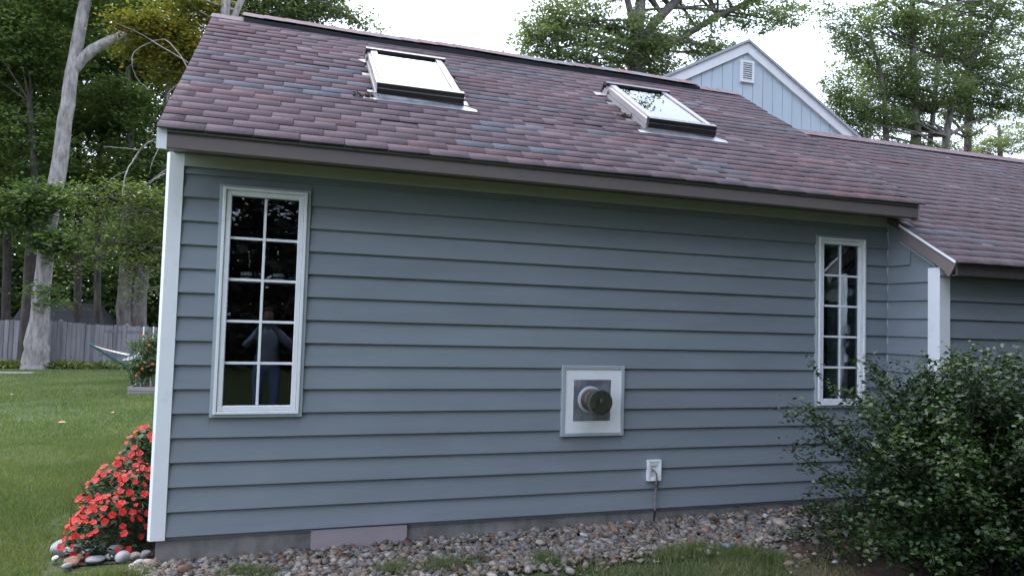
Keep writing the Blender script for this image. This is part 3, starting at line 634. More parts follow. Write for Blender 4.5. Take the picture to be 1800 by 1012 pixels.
def tree(name, label, group, y, trunk_px, crown, leaf, lm, bm, limbs=True, per=30, sr=0.55, dens=2.6, up=0.55, flat=0.35):
    """trunk_px: list of stems, each [(u,v,radius_px)...] at depth y; crown: [(u,v,ru,rv,leaves,dy)...]"""
    base = at(trunk_px[0][0][0], trunk_px[0][0][1], y); base[2] = ground(base[0], base[1])
    root = empty(name, base, label, 'tree', group); px = depth(base) / FPX
    tb = MB(); tops = []
    for st in trunk_px:
        pts = [at(u, v, y) for u, v, r in st]; rad = [max(0.02, r * px / math.hypot(1, (u - 900) / FPX)) for u, v, r in st]
        p0 = pts[0].copy(); gz0 = float(ground(p0[0], p0[1]))
        if st[0][1] > 320 and st[0][2] > 5 and (p0[2] > gz0 - 0.05):
            pts = [np.array((p0[0], p0[1], gz0 - 0.15))] + pts; rad = [rad[0] * 1.15] + rad
        P2 = []; R2 = []
        for i in range(len(pts) - 1):
            for t in (0, 0.34, 0.67): P2.append(pts[i] * (1 - t) + pts[i + 1] * t + rng.normal(0, 0.02, 3) * (rad[i] / 0.3)); R2.append(rad[i] * (1 - t) + rad[i + 1] * t)
        P2.append(pts[-1]); R2.append(rad[-1]); tb.tube(P2, R2, 12); tops.append((P2, R2))
    pts = []
    for (u, v, ru, rv, n, dy) in crown:
        c = at(u, v, y + dy); k = depth(c) / FPX
        p, cs = sprays(c, (ru * k, 0.8 * 0.5 * (ru + rv) * k, rv * k), int(n * dens), per, sr, flat); pts.append(p)
        if limbs:
            P2, R2 = tops[int(rng.integers(len(tops)))]
            for t in cs[rng.permutation(len(cs))[:max(2, len(cs) // 26)]]:
                j = min(range(len(P2)), key=lambda q: np.linalg.norm(P2[q] - t) + (2.0 if P2[q][2] > t[2] else 0)); limb(tb, P2[j], t, min(R2[j] * 0.45, 0.09), 0.012, 0.05)
    tb.build('trunk', bm, root)
    foliage('crown', np.concatenate(pts), leaf, lm, root, up)
    return root
maple = tree('maple_tree', 'tall leaning tree with pale smooth trunk and forked limb in front of the fence', 'trees by the fence', 21.5,
    [[(63, 636, 26), (66, 600, 22), (72, 540, 17), (78, 470, 15.5), (86, 400, 15.5), (101, 310, 15.5), (115, 210, 14), (126, 130, 12.5), (139, 60, 12), (155, -20, 11), (172, -150, 8), (185, -260, 4)],
     [(130, 122, 11), (148, 100, 11), (172, 82, 10), (205, 66, 8), (250, 40, 4)]],
    [(60, 60, 120, 90, 2600, 1.5), (180, -40, 170, 90, 3600, 1), (20, 170, 70, 60, 1100, 2.5), (210, 180, 60, 45, 1000, 3.0), (95, 428, 38, 24, 500, -0.8), (85, 520, 26, 30, 130, -0.75), (20, 370, 60, 36, 900, -0.8), (75, 345, 50, 26, 600, -0.9)], 0.17, L_dark, m_bark_pale, limbs=False)
tree('maple_tree', 'dark stem close behind the pale leaning trunk by the fence', 'trees by the fence', 22.4, [[(46, 632, 17), (49, 560, 13), (54, 470, 12), (58, 400, 10), (60, 300, 7), (52, 180, 5)]],
    [(30, 250, 90, 70, 1800, 0.5), (10, 90, 80, 80, 1500, 0.5)], 0.17, L_dark, m_bark_dark)
tree('oak_tree', 'twin-trunked dark tree standing just behind the fence', 'trees behind the fence', 25.5,
    [[(220, 620, 17), (221, 540, 16), (224, 470, 14), (228, 380, 11), (230, 250, 7), (225, 120, 4)], [(243, 620, 15), (245, 540, 14.5), (250, 470, 12), (262, 380, 9), (280, 260, 6), (300, 130, 4)]],
    [(250, 300, 90, 60, 2200, 0), (215, 190, 80, 60, 2000, 1), (290, 380, 60, 46, 1200, -0.5), (255, 440, 60, 26, 700, -0.5), (300, 110, 90, 60, 2000, 1)], 0.18, L_dark, m_bark)
for i, (u, y, w, hgt, lab, lm) in enumerate([(10, 29, 9, 0, 'slim dark tree at the far left edge behind the fence', L_dark), (135, 30, 8, 0, 'slim dark tree over the shed roof behind the fence', L_dark),
        (170, 27.5, 7, 0, 'thin straight tree between shed and twin-trunked tree', L_dark), (300, 31, 10, 0, 'tree mostly hidden by the house corner behind the fence', L_mid), (-60, 27, 12, 0, 'broad dark tree left of the leaning pale trunk', L_dark), (75, 34, 9, 0, 'far tree seen behind the leaning pale trunk', L_mid)]):
    tree('forest_tree', lab, 'trees behind the fence', y, [[(u, 620, w), (u + 2, 480, w * 0.9), (u + 4, 300, w * 0.7), (u + 6, 120, w * 0.45), (u + 8, -40, w * 0.25)]],
        [(u, 330, 95, 55, 1500, 0), (u - 20, 215, 100, 60, 1700, 0), (u + 25, 110, 100, 60, 1600, 0), (u, 10, 100, 60, 1500, 0), (u, -110, 90, 70, 1000, 0)], 0.2, lm, m_bark_dark)
beech = tree('beech_tree', 'yellow-green understory tree reaching out from behind the house corner', None, 13.5, [[(330, 660, 10), (326, 520, 8), (318, 400, 6), (305, 290, 4)], [(318, 400, 3), (270, 372, 2), (200, 350, 1.2)], [(305, 290, 2.5), (250, 330, 1.5), (170, 352, 0.8)], [(322, 450, 3), (260, 430, 1.6), (190, 425, 0.8)]],
    [(215, 332, 62, 10, 900, -0.5), (260, 352, 50, 12, 800, -0.8), (180, 372, 55, 10, 500, 0.2), (235, 400, 60, 12, 700, -0.4), (150, 345, 40, 8, 260, 0), (280, 405, 30, 30, 500, 0), (270, 465, 30, 26, 420, 0.3), (200, 435, 40, 14, 300, 0.5), (178, 470, 50, 26, 330, 0.4), (238, 505, 40, 26, 280, 0.4), (140, 415, 34, 26, 200, 0.2), (215, 385, 70, 34, 300, 0.3)], 0.105, L_beech, m_bark, per=20, sr=0.62, up=1.4, dens=0.75, flat=0.16)
tree('birch_tree', 'tree with yellowing leaves on long arching twigs over the roof rake', None, 17.0, [[(390, 640, 11), (392, 300, 10), (394, 60, 9), (397, 10, 8.5), (400, -60, 7), (402, -160, 4)], [(393, 70, 6), (412, 30, 6), (424, 0, 6), (432, -60, 5)], [(393, 90, 3), (340, 85, 2), (270, 55, 1.4), (215, 38, 0.8)]],
    [(265, 50, 66, 26, 1500, 0), (320, 85, 42, 40, 1300, 0), (240, 95, 40, 12, 360, 0.3), (300, 130, 40, 20, 420, 0.2), (350, 20, 60, 40, 1300, 0.5)], 0.12, L_yel, m_bark_pale, per=20, sr=0.45, up=1.0)
tree('ash_tree', 'leafy green tree rising above the left end of the ridge', 'trees beyond the roof', 23.0, [[(470, 640, 14), (468, 200, 11), (466, 40, 8), (470, -60, 5)]],
    [(430, 10, 60, 40, 1500, 0), (500, 22, 70, 36, 1700, 0), (560, 10, 60, 30, 900, 0.5), (610, 30, 50, 18, 260, 0), (650, 48, 26, 8, 80, 0), (520, -60, 120, 60, 1500, 0)], 0.15, L_mid, m_bark)
tree('oak_tree', 'large grey-green tree with dark slanting limb beyond the middle of the ridge', 'trees beyond the roof', 19.0,
    [[(1112, 600, 19), (1114, 300, 17), (1117, 150, 16), (1118, 95, 15), (1122, 40, 11), (1128, -30, 8), (1130, -120, 5)], [(1119, 85, 9), (1150, 40, 9), (1190, 0, 8), (1240, -50, 6)], [(1150, 95, 8), (1205, 62, 6), (1262, 28, 6), (1340, -5, 5), (1420, -40, 3)], [(1118, 70, 6), (1108, 20, 6), (1090, -60, 4)]],
    [(960, 70, 62, 46, 1500, 0), (1010, 30, 80, 40, 1600, 0), (1040, 95, 80, 38, 1500, -0.3), (1130, 60, 60, 40, 1000, -0.5), (1150, 110, 60, 34, 1300, 0), (1230, 60, 60, 44, 1000, 0), (1270, 100, 55, 24, 700, 0.4), (1330, 25, 70, 30, 1000, 0), (1390, 20, 40, 26, 420, 0), (1100, -40, 230, 45, 2600, 0.5), (915, 110, 30, 18, 130, 0), (1060, 130, 60, 20, 500, 0), (1310, -40, 120, 36, 900, 0), (1110, -190, 250, 90, 4000, 0.5), (1120, -360, 220, 110, 4200, 0.5)], 0.14, L_grey, m_bark, per=22, sr=0.42, dens=2.4)
tree('maple_tree', 'many-stemmed tree filling the sky above the wing roof on the right', 'trees beyond the roof', 22.0,
    [[(1612, 620, 14), (1612, 330, 12), (1610, 240, 10), (1606, 120, 7), (1604, 0, 5), (1604, -100, 3)], [(1662, 330, 8), (1662, 240, 8), (1672, 190, 6), (1720, 80, 4), (1770, 0, 3)], [(1560, 330, 7), (1558, 230, 6), (1552, 150, 4), (1530, 60, 3)], [(1632, 280, 6), (1640, 200, 5), (1650, 100, 4), (1665, 0, 3)], [(1664, 240, 4), (1700, 220, 4), (1745, 198, 2.5)]],
    [(1490, 190, 50, 34, 900, 0), (1500, 60, 44, 50, 900, 0), (1570, 30, 70, 40, 1300, 0), (1560, 120, 70, 44, 1400, 0.4), (1650, 60, 80, 50, 1600, 0), (1640, 160, 90, 36, 1600, -0.4), (1740, 40, 70, 50, 1400, 0), (1740, 140, 70, 46, 1600, 0), (1560, 210, 60, 24, 700, 0), (1500, 232, 40, 16, 400, 0), (1600, 262, 80, 10, 500, 0), (1790, 190, 50, 14, 500, 0), (1680, -40, 220, 40, 2200, 0), (1840, 90, 60, 120, 2200, 0), (1470, 150, 26, 40, 300, 0), (1530, 175, 50, 30, 700, 0.3), (1700, 195, 60, 26, 900, 0.5), (1590, 180, 50, 30, 700, 0.6), (1480, 262, 50, 12, 350, 0.4), (1550, 262, 50, 14, 400, 0.4), (1690, 100, 60, 50, 900, 0.6), (1455, 30, 22, 30, 160, 0)], 0.14, L_mid, m_bark, per=22, sr=0.44, dens=4.0)
tree('maple_tree', 'taller tree close behind the many-stemmed one on the right', 'trees beyond the roof', 27.0, [[(1700, 620, 9), (1700, 330, 8), (1702, 200, 7), (1705, 60, 5), (1708, -60, 3)]],
    [(1500, 120, 60, 70, 1300, 0), (1600, 90, 80, 80, 1800, 0), (1700, 60, 90, 70, 2000, 0), (1790, 110, 60, 80, 1600, 0), (1560, 220, 70, 36, 900, 0), (1660, 225, 70, 40, 1000, 0), (1760, 200, 60, 26, 700, 0), (1640, -40, 180, 50, 1800, 0)], 0.17, L_grey, m_bark, per=22, sr=0.55, dens=1.7)
tree('ash_tree', 'distant tree low over the wing roof at the right edge', 'trees beyond the roof', 30.0, [[(1760, 620, 8), (1760, 330, 7), (1758, 260, 5), (1756, 220, 3)]],
    [(1740, 258, 50, 22, 900, 0), (1790, 240, 40, 26, 700, 0), (1690, 270, 40, 10, 360, 0), (1830, 260, 50, 30, 800, 0)], 0.17, L_grey, m_bark)
# the wood behind: one dense mass far back, and one behind the photographer that the windows reflect
def wood(name, boxes, leaf, mat, label):
    pts = []
    for (xa, xb, ya, yb, za, zb, n) in boxes:
        k = n // 40; c = np.stack([rng.uniform(xa, xb, k), rng.uniform(ya, yb, k), za + (zb - za) * rng.uniform(0, 1, k) ** 1.2], -1)
        o = rng.normal(0, 0.7, (k, 40, 3)); o[..., 2] *= 0.5; pts.append((c[:, None] + o).reshape(-1, 3))
    V, F = leaf_quads(np.concatenate(pts), leaf, 0.4, aspect=0.7); o = link(name, fast_mesh(name, V, F, mat)); tag(o, label, 'woodland', kind='stuff'); return o
wood('distant_woodland', [(-34, 4, 38, 46, -0.6, 11, 60000), (-22, 0, 33, 37, -0.6, 6.0, 24000), (-40, 6, 46, 54, -0.6, 12.5, 34000)], 0.36, L_dark, 'dense dark wood far behind the fence')
L_shade = leafmat('deep_wood_leaves', [(0.018, 0.026, 0.018), (0.03, 0.04, 0.028), (0.045, 0.055, 0.04), (0.06, 0.07, 0.05)], 0.25, 0.7)
wood('woodland_behind', [(-13, 40, -27, -18, -0.2, 18, 150000), (-6, 44, -34, -28, -0.2, 11, 40000), (8.8, 18, -14, -2.8, -0.2, 13, 60000)], 0.36, L_shade, 'dense wood across the garden mirrored in the windows')
# bare twigs by the eave corner
tw = empty('bare_branch', at(300, 300, 9.0), 'bare pale dead branch arching down beside the eave corner', 'branch')
b = MB()
for path in ([(345, 250, 2.6), (300, 243, 2.2), (272, 246, 2), (248, 262, 1.8), (232, 285, 1.5), (220, 310, 1.2), (215, 345, .8)], [(246, 264, 1.2), (215, 260, 1), (182, 258, .6)], [(285, 250, 1.3), (272, 275, 1), (262, 305, .7)], [(225, 300, 1), (200, 312, .8), (178, 335, .5)], [(290, 305, 1.2), (268, 318, 1), (255, 335, .7)],
             [(345, 130, 2), (312, 150, 1.4), (296, 165, 1.3), (296, 180, 1), (304, 195, .6)], [(330, 110, 1.4), (250, 62, 1.1), (205, 42, .7)], [(330, 120, 1.2), (290, 70, 1), (240, 88, .9), (232, 110, .8), (240, 138, .6), (262, 158, .4)]):
    P = [at(u, v, 9.0 + 0.25 * math.sin(u * 0.11)) for u, v, r in path]; k = depth(P[0]) / FPX; Q = []; rr = []; m = len(P)
    for i in range(m - 1):
        a_, b_, c_, d_ = P[max(i - 1, 0)], P[i], P[i + 1], P[min(i + 2, m - 1)]
        for t in np.linspace(0, 1, 6)[:-1]:
            Q.append(0.5 * (2 * b_ + (c_ - a_) * t + (2 * a_ - 5 * b_ + 4 * c_ - d_) * t * t + (3 * b_ - a_ - 3 * c_ + d_) * t ** 3) + rng.normal(0, 0.004, 3)); rr.append(0.75 * k * (path[i][2] * (1 - t) + path[i + 1][2] * t))
    Q.append(P[-1]); rr.append(0.75 * k * path[-1][2]); b.tube(Q, rr, 6)
b.build('twig', m_bark_pale, tw)

# ------------------------------------------------------------------ fence, shed, hammock, planter
m_fence = paint('weathered_cedar', (0.20, 0.185, 0.185), 0.85, 0.28, 2.2, (6, 6, 0.35), dirt=(0.09, 0.085, 0.085), bscale=30, bstr=0.4)
m_fence2 = paint('dark_weathered_cedar', (0.145, 0.135, 0.14), 0.85, 0.3, 2.2, (6, 6, 0.35), bscale=30, bstr=0.4)
fence = empty('picket_fence', (-6, 23, float(ground(-6, 23))), 'weathered grey board fence along the back of the lawn', 'fence')
def fy(x): return 23.0 + 0.02 * (x + 6) + 0.05 * math.sin(x)
def ftop(x): return float(np.interp(x, [-20, -9, -6.6, -5.8, -3.4, 3], [1.10, 1.10, 1.09, 1.02, 0.98, 0.92]))
fm = []
for mt in (m_fence, m_fence2):
    b = MB(); b.box(0, 0.138, 0, 0.022, 0, 1.0); fm.append(b.mesh('board', mt))
x = -15.0
while x < 2.5:
    z0 = float(ground(x, fy(x))) - 0.02; t = ftop(x) + random.uniform(-0.018, 0.018)
    link('board', fm[0 if random.random() < 0.72 else 1], fence, (x, fy(x) + random.uniform(-0.012, 0.012), z0), (random.uniform(-0.01, 0.01), random.uniform(-0.006, 0.006), random.uniform(-0.05, 0.05)), (random.uniform(0.94, 1.0), 1, t - z0)); x += 0.143
for z in (-0.1, 0.75):
    b = MB(); b.prism([(-15, fy(-15) + 0.03), (2.5, fy(2.5) + 0.03), (2.5, fy(2.5) + 0.11), (-15, fy(-15) + 0.11)], z, z + 0.09, 'z'); b.build('rail', m_fence2, fence)
for u in (105, 221):
    p = at(u, 575, 22.95); b = MB(); b.box(p[0] - 0.05, p[0] + 0.05, fy(p[0]) + 0.03, fy(p[0]) + 0.13, -0.6, ftop(p[0]) + 0.07, 0.015); b.build('post', m_fence, fence)
p0 = at(92, 570, 30); p1 = at(182, 570, 30); zt_ = at(140, 544, 30)[2]; ze_ = at(140, 572, 30)[2]
shed = empty('garden_shed', ((p0[0] + p1[0]) / 2 - 0.6, 30.5, -0.5), 'low dark shed roof showing above the back fence', 'shed')
m_shedwall = paint('dark_green_wall', (0.02, 0.075, 0.06), 0.6, 0.2); m_shedroof = paint('dark_felt_roof', (0.03, 0.03, 0.033), 0.9, 0.3, 8)
xa, xb = p0[0] - 1.6, p1[0] + 0.05; yy0, yy1 = 30.0, 33.0
MB().box(xa + 0.15, xb - 0.15, yy0 + 0.15, yy1 - 0.15, -0.6, ze_ - 0.02).build('wall', m_shedwall, shed)
b = MB(); b.add([(xa, yy0, ze_), (xb, yy0, ze_), (xb, yy1, ze_), (xa, yy1, ze_), (xa + 0.1, 31.5, zt_ + 0.35), (xb - 0.55, 31.5, zt_ + 0.28), (xa, yy0, ze_ - 0.05), (xb, yy0, ze_ - 0.05), (xb, yy1, ze_ - 0.05), (xa, yy1, ze_ - 0.05)],
    [(0, 1, 5, 4), (1, 2, 5), (2, 3, 4, 5), (3, 0, 4), (6, 7, 1, 0), (7, 8, 2, 1), (8, 9, 3, 2), (9, 6, 0, 3), (9, 8, 7, 6)]); b.build('roof', m_shedroof, shed)
# hammock on a green steel stand
HY = 15.5
m_green = paint('green_tube', (0.015, 0.10, 0.085), 0.4, 0.15); m_net = paint('cream_netting', (0.55, 0.5, 0.42), 0.9, 0.1); m_sheet = paint('white_sheet', (0.75, 0.75, 0.74), 0.9, 0.05)
a_ = at(158, 605, HY); b_ = at(216, 641, HY); c_ = at(250, 664, HY); gz0 = float(ground(c_[0], HY)) + 0.03; c_[2] = gz0
stand = empty('hammock_stand', (c_[0] + 1.0, HY, gz0 - 0.03), 'green tubular hammock stand with slanting arm on the lawn', 'hammock stand')
MB().tube([a_, b_, c_], 0.028, 8).build('arm', m_green, stand)
MB().tube([c_, c_ + np.array((3.2, 0.2, 0))], 0.028, 8).build('base_tube', m_green, stand)
MB().tube([c_ + np.array((0.05, -0.55, 0)), c_ + np.array((0.05, 0.55, 0))], 0.026, 8).build('cross_foot', m_green, stand)
d_ = c_ + np.array((3.2, 0.2, 0)); e_ = d_ + np.array((1.15, 0, 0.75)); MB().tube([d_, e_], 0.028, 8).build('arm', m_green, stand)
MB().tube([d_ + np.array((-0.05, -0.55, 0)), d_ + np.array((-0.05, 0.55, 0))], 0.026, 8).build('cross_foot', m_green, stand)
ham = empty('hammock', (c_[0] + 1.0, HY, a_[2] - 0.3), 'cream net hammock with white cloth slung on the green stand', 'hammock')
f_ = at(215, 632, HY); q = MB(); V = []; nu, nv = 18, 9
for i in range(nu):
    t = i / (nu - 1); w = 0.02 + 0.62 * min(1, t * 3.0, (1 - t) * 3.0 + 0.02)
    cx = a_[0] + (e_[0] - a_[0]) * t; cz = a_[2] + (e_[2] - a_[2]) * t - 0.42 * math.sin(math.pi * t) ** 0.8
    for j in range(nv): s_ = j / (nv - 1) - 0.5; V.append((cx, HY + 0.1 * t + s_ * w * 1.5, cz + 0.25 * s_ * s_ * w - 0.0))
q.add(V, [(i * nv + j, i * nv + j + 1, (i + 1) * nv + j + 1, (i + 1) * nv + j) for i in range(nu - 1) for j in range(nv - 1)], True); q.build('net', m_net, ham)
V = []; u0 = at(213, 633, HY - 0.5); u1 = at(238, 621, HY - 0.5); u2 = at(300, 612, HY - 0.5); u3 = at(300, 633, HY - 0.5)
q = MB(); q.add([u0, u1, u2, u3, u0 + (0, .8, 0), u1 + (0, .8, 0), u2 + (0, .8, 0), u3 + (0, .8, 0)], [(0, 1, 2, 3), (4, 7, 6, 5), (0, 4, 5, 1), (1, 5, 6, 2), (2, 6, 7, 3), (3, 7, 4, 0)]); q.build('cloth', m_sheet, ham)
# raised planter with tomato plants
PY = 12.5
pa = at(224, 680, PY); gzp = float(ground(pa[0], PY))
px0, px1, pz1 = pa[0], pa[0] + 1.9, gzp + 0.17
planter = empty('raised_planter', (px0 + 0.95, PY + 0.6, gzp), 'low wooden raised bed of tomato plants on the lawn by the house corner', 'planter')
m_wood = paint('faded_plank', (0.26, 0.22, 0.215), 0.8, 0.2, 4, (0.4, 1, 6))
for k in range(2):
    z = gzp - 0.02 + k * 0.098
    MB().box(px0, px1, PY, PY + 0.04, z, z + 0.09, 0.006).build('plank', m_wood, planter); MB().box(px0, px1, PY + 1.16, PY + 1.2, z, z + 0.09, 0.006).build('plank', m_wood, planter)
    MB().box(px0 + 0.001, px0 + 0.04, PY + 0.041, PY + 1.159, z, z + 0.09, 0.006).build('plank', m_wood, planter)
MB().box(px0 + 0.041, px1 - 0.01, PY + 0.041, PY + 1.159, gzp - 0.02, gzp + 0.14).build('soil', m_soil, planter)
L_tom = leafmat('tomato_leaves', [(0.04, 0.07, 0.03), (0.08, 0.12, 0.05), (0.13, 0.17, 0.075), (0.2, 0.22, 0.1)], 0.35, 2)
m_tom = paint('ripe_tomato', (0.5, 0.09, 0.03), 0.3, 0.1)
pts = []; tom = empty('tomato_plant', (px0 + 0.6, PY + 0.5, gzp + 0.14), 'bushy tomato plant growing over the raised wooden bed', 'plant')
stem = MB()
for (u, v, ru, rv, n) in ((256, 630, 20, 34, 1500), (268, 600, 14, 22, 500), (244, 648, 14, 18, 500), (290, 630, 30, 40, 1300), (236, 612, 10, 14, 130)):
    c = at(u, v, PY + 0.45); k = depth(c) / FPX; p, cs = sprays(c, (ru * k, 0.35, rv * k), n, 14, 0.14); pts.append(p)
    for t in cs[:10]: limb(stem, (t[0] * 0.5 + c[0] * 0.5, PY + 0.5, gzp + 0.12), t, 0.008, 0.003)
stem.build('stem', paint('green_stem', (0.08, 0.12, 0.05), 0.6), tom)
foliage('foliage', np.concatenate(pts), 0.075, L_tom, tom, 0.3, kind='stuff')
ico = None
def blob(nseg=2):
    import bmesh
    bm = bmesh.new(); bmesh.ops.create_icosphere(bm, subdivisions=nseg, radius=1.0); V = np.array([v.co for v in bm.verts]); F = np.array([[v.index for v in f.verts] for f in bm.faces]); bm.free(); return V, F
IV1, IF1 = blob(1); IV2, IF2 = blob(2); IV3, IF3 = blob(3)
tomm = fast_mesh('tomato', IV2 * 0.035, IF2, m_tom, smooth=True)
for (u, v) in ((252, 590), (262, 607), (250, 648), (240, 660), (268, 640)): link('tomato', tomm, tom, at(u, v, PY + 0.12))
for u, du in ((252, 1), (268, 2)):
    p = at(u, 590, PY + 0.5); tag(MB().tube([(p[0], p[1], gzp + 0.1), at(u + du, 574, PY + 0.5)], 0.014, 6).build('garden_stake', m_white), ('left' if u == 252 else 'right') + ' white stake standing among the tomato plants', 'stake', 'tomato stakes')
# ground cover along the fence
pts = []
for k in range(70):
    u = random.uniform(-30, 290); p = at(u, 640, 22.3 + random.uniform(-0.9, 0.4)); p[2] = ground(p[0], p[1]) + 0.08
    pts.append(p + rng.normal(0, 1, (60, 3)) * (0.22, 0.14, 0.07))
V, F = leaf_quads(np.concatenate(pts), 0.13, 0.5); tag(link('ground_cover', fast_mesh('ground_cover', V, F, leafmat('groundcover_leaves', [(0.05, 0.08, 0.02), (0.1, 0.14, 0.03), (0.17, 0.2, 0.05), (0.23, 0.24, 0.08)], 0.3, 1.5))), 'low yellow-green weeds along the foot of the fence', 'weeds', kind='stuff')
p = at(20, 652, 19.0); tag(MB().box(p[0] - 0.6, p[0] + 0.55, 18.85, 19.15, float(ground(p[0], 19)) - 0.02, float(ground(p[0], 19)) + 0.05, 0.01).build('plank', m_wood), 'loose pale plank lying at the lawn edge near the leaning tree', 'plank')

# ------------------------------------------------------------------ red impatiens by the corner
fl = empty('impatiens_plant', (-0.35, 0.9, float(ground(-0.35, 0.9))), 'mounded plant covered in bright red flowers beside the white corner board', 'flowering plant')
MOUND = [((-0.34, 0.44, -0.12), (0.27, 0.24, 0.32)), ((-0.48, 0.44, -0.14), (0.15, 0.18, 0.23)), ((-0.34, 0.85, -0.14), (0.33, 0.30, 0.53)), ((-0.22, 1.3, -0.16), (0.32, 0.40, 0.75)), ((-0.2, 0.6, -0.12), (0.19, 0.28, 0.47))]
def inside(P, s=1.0):
    r = np.zeros(len(P), bool)
    for c, q in MOUND: r |= (((P - c) / (np.array(q) * s)) ** 2).sum(1) < 1
    return r
cand_p = []; cand_n = []
for c, q in MOUND:
    d = rng.normal(0, 1, (1500, 3)); d[:, 2] = np.abs(d[:, 2]) * 1.0 - 0.1; d /= np.linalg.norm(d, axis=1)[:, None]
    P = np.array(c) + d * q; nn_ = d / np.array(q); nn_ /= np.linalg.norm(nn_, axis=1)[:, None]
    ok = ~inside(P, 0.97) & (P[:, 0] < -0.045) & (P[:, 2] > ground(P[:, 0], P[:, 1]) + 0.03); cand_p.append(P[ok]); cand_n.append(nn_[ok])
cand_p = np.concatenate(cand_p); cand_n = np.concatenate(cand_n)
L_imp = leafmat('impatiens_leaves', [(0.016, 0.04, 0.016), (0.026, 0.06, 0.023), (0.04, 0.08, 0.03), (0.06, 0.10, 0.04)], 0.2, 6, 0.6)
vol = rng.uniform((-0.72, 0.12, -0.18), (-0.05, 1.8, 0.72), (22000, 3)); vol = vol[inside(vol, 0.99) & ~inside(vol, 0.6)][:3600]
foliage('foliage', vol, 0.058, L_imp, fl, 0.5, 0.62, kind='stuff')
stm = MB()
for k in range(46):
    c, q = MOUND[k % 5]; a = np.array((c[0] + random.uniform(-.1, .1), c[1] + random.uniform(-.1, .1), 0)); a[2] = ground(a[0], a[1]) - 0.01; limb(stm, a, np.array(c) + rng.normal(0, 0.4, 3) * q + (0, 0, q[2] * 0.55), 0.007, 0.003, 0.02, 4, 5)
stm.build('stem', paint('fleshy_stem', (0.12, 0.1, 0.05), 0.5), fl)
def flower(mat):
    b = MB()
    for k in range(5):
        a = 2 * math.pi * k / 5 + (0.12 if k else 0); ca, sa = math.cos(a), math.sin(a); r = 0.023 if k else 0.025; pts_ = [(0.001, 0, 0.0)]
        for t in (-1, -0.62, 0, 0.62, 1):
            rr = r * (1.0 - 0.22 * t * t); th = t * 0.64; pts_.append((rr * math.cos(th), rr * math.sin(th), 0.004 * math.sin(abs(t) * 2) - 0.003 * t * t + (0.002 if k % 2 else 0)))
        pts_.insert(1, (0.008, -0.009, 0.003)); pts_.append((0.008, 0.009, 0.003))
        V = [(x * ca - y * sa, x * sa + y * ca, z) for x, y, z in pts_]; b.add(V, [(0, i, i + 1) for i in range(1, len(V) - 1)])
    return b.mesh('flower', mat)
def petal(name, a, b_):
    M = Mat(name); c = ramp(M, noise(M, 90, 3), [(0.3, a), (0.7, b_)]); B = M.n('ShaderNodeBsdfPrincipled', Roughness=0.5); M.l(c, B.inputs['Base Color']); T = M.n('ShaderNodeBsdfTranslucent'); M.l(c, T.inputs[0])
    mx = M.n('ShaderNodeMixShader'); mx.inputs[0].default_value = 0.3; M.l(B.outputs[0], mx.inputs[1]); M.l(T.outputs[0], mx.inputs[2]); M.l(mx.outputs[0], M.out.inputs[0]); return M.m
fmesh = [flower(petal('red_petal', (0.66, 0.014, 0.012), (0.74, 0.03, 0.022))), flower(petal('scarlet_petal', (0.6, 0.014, 0.005), (0.7, 0.028, 0.01))), flower(petal('coral_petal', (0.72, 0.022, 0.015), (0.78, 0.04, 0.028)))]
w = 0.35 + 0.9 * np.clip(cand_p[:, 2] + 0.1, 0, 0.7) + 0.3 * (cand_n[:, 2] > 0.4); w /= w.sum(); chosen = []
for i in rng.choice(len(cand_p), 1200, replace=False, p=w):
    p = cand_p[i]
    if all((p - q) @ (p - q) > 0.036 ** 2 for q in chosen):
        chosen.append(p); n_ = Vector(cand_n[i] + np.array((0.15, -0.5, 0.55))) + Vector(rng.normal(0, 0.42, 3)); o = link('flower', fmesh[random.choices((0, 1, 2), (4, 3, 3))[0]], fl, Vector(p + cand_n[i] * random.uniform(0.0, 0.018)), n_.to_track_quat('Z', 'Y').to_euler(), [random.uniform(0.6, 1.35)] * 3)
        o.rotation_euler.rotate_axis('Z', random.uniform(0, 6))
    if len(chosen) >= 240: break

# ------------------------------------------------------------------ stones and gravel
def stone_mat(name, cols, sc=9):
    M = Mat(name); c = ramp(M, noise(M, sc, 8, 0.7, coord='obj'), [(0.25 + 0.5 * i / (len(cols) - 1), k) for i, k in enumerate(cols)]); return pbr(M, c, 0.8, 0, noise(M, 40, 6, 0.7, coord='obj'), 0.4, 0.01, 0.3)
SM = {'grey': stone_mat('grey_stone', [(0.15, 0.145, 0.14), (0.25, 0.24, 0.235), (0.36, 0.35, 0.34)]), 'pale': stone_mat('pale_stone', [(0.28, 0.27, 0.26), (0.42, 0.41, 0.40), (0.55, 0.54, 0.52)]),
      'brown': stone_mat('brown_stone', [(0.14, 0.075, 0.05), (0.26, 0.14, 0.09), (0.34, 0.21, 0.15)]), 'tan': stone_mat('tan_stone', [(0.22, 0.17, 0.13), (0.33, 0.27, 0.21), (0.42, 0.36, 0.3)]), 'blue': stone_mat('blue_grey_stone', [(0.11, 0.125, 0.14), (0.19, 0.205, 0.225), (0.28, 0.295, 0.31)])}
def rock_mesh(mat, size, flat, smooth, seed):
    r = np.random.default_rng(seed); V, F = (IV3, IF3) if smooth else (IV2, IF2); V = V.copy()
    for k in range(5 if smooth else 9):
        d = r.normal(0, 1, 3); d /= np.linalg.norm(d); h = r.uniform(0.55, 0.9)
        pj = V @ d; V = V - np.clip(pj - h, 0, None)[:, None] * d * (0.6 if smooth else 1.0)
    V = V * np.array((1, r.uniform(0.65, 0.95), flat)) * size
    V += (0 if smooth else 1) * r.normal(0, 0.03 * size, V.shape) * (1, 1, flat)
    return fast_mesh('stone', V, F, mat, smooth=smooth)
WORD = {'grey': 'grey', 'pale': 'pale grey', 'brown': 'rusty brown', 'tan': 'tan', 'blue': 'blue-grey'}
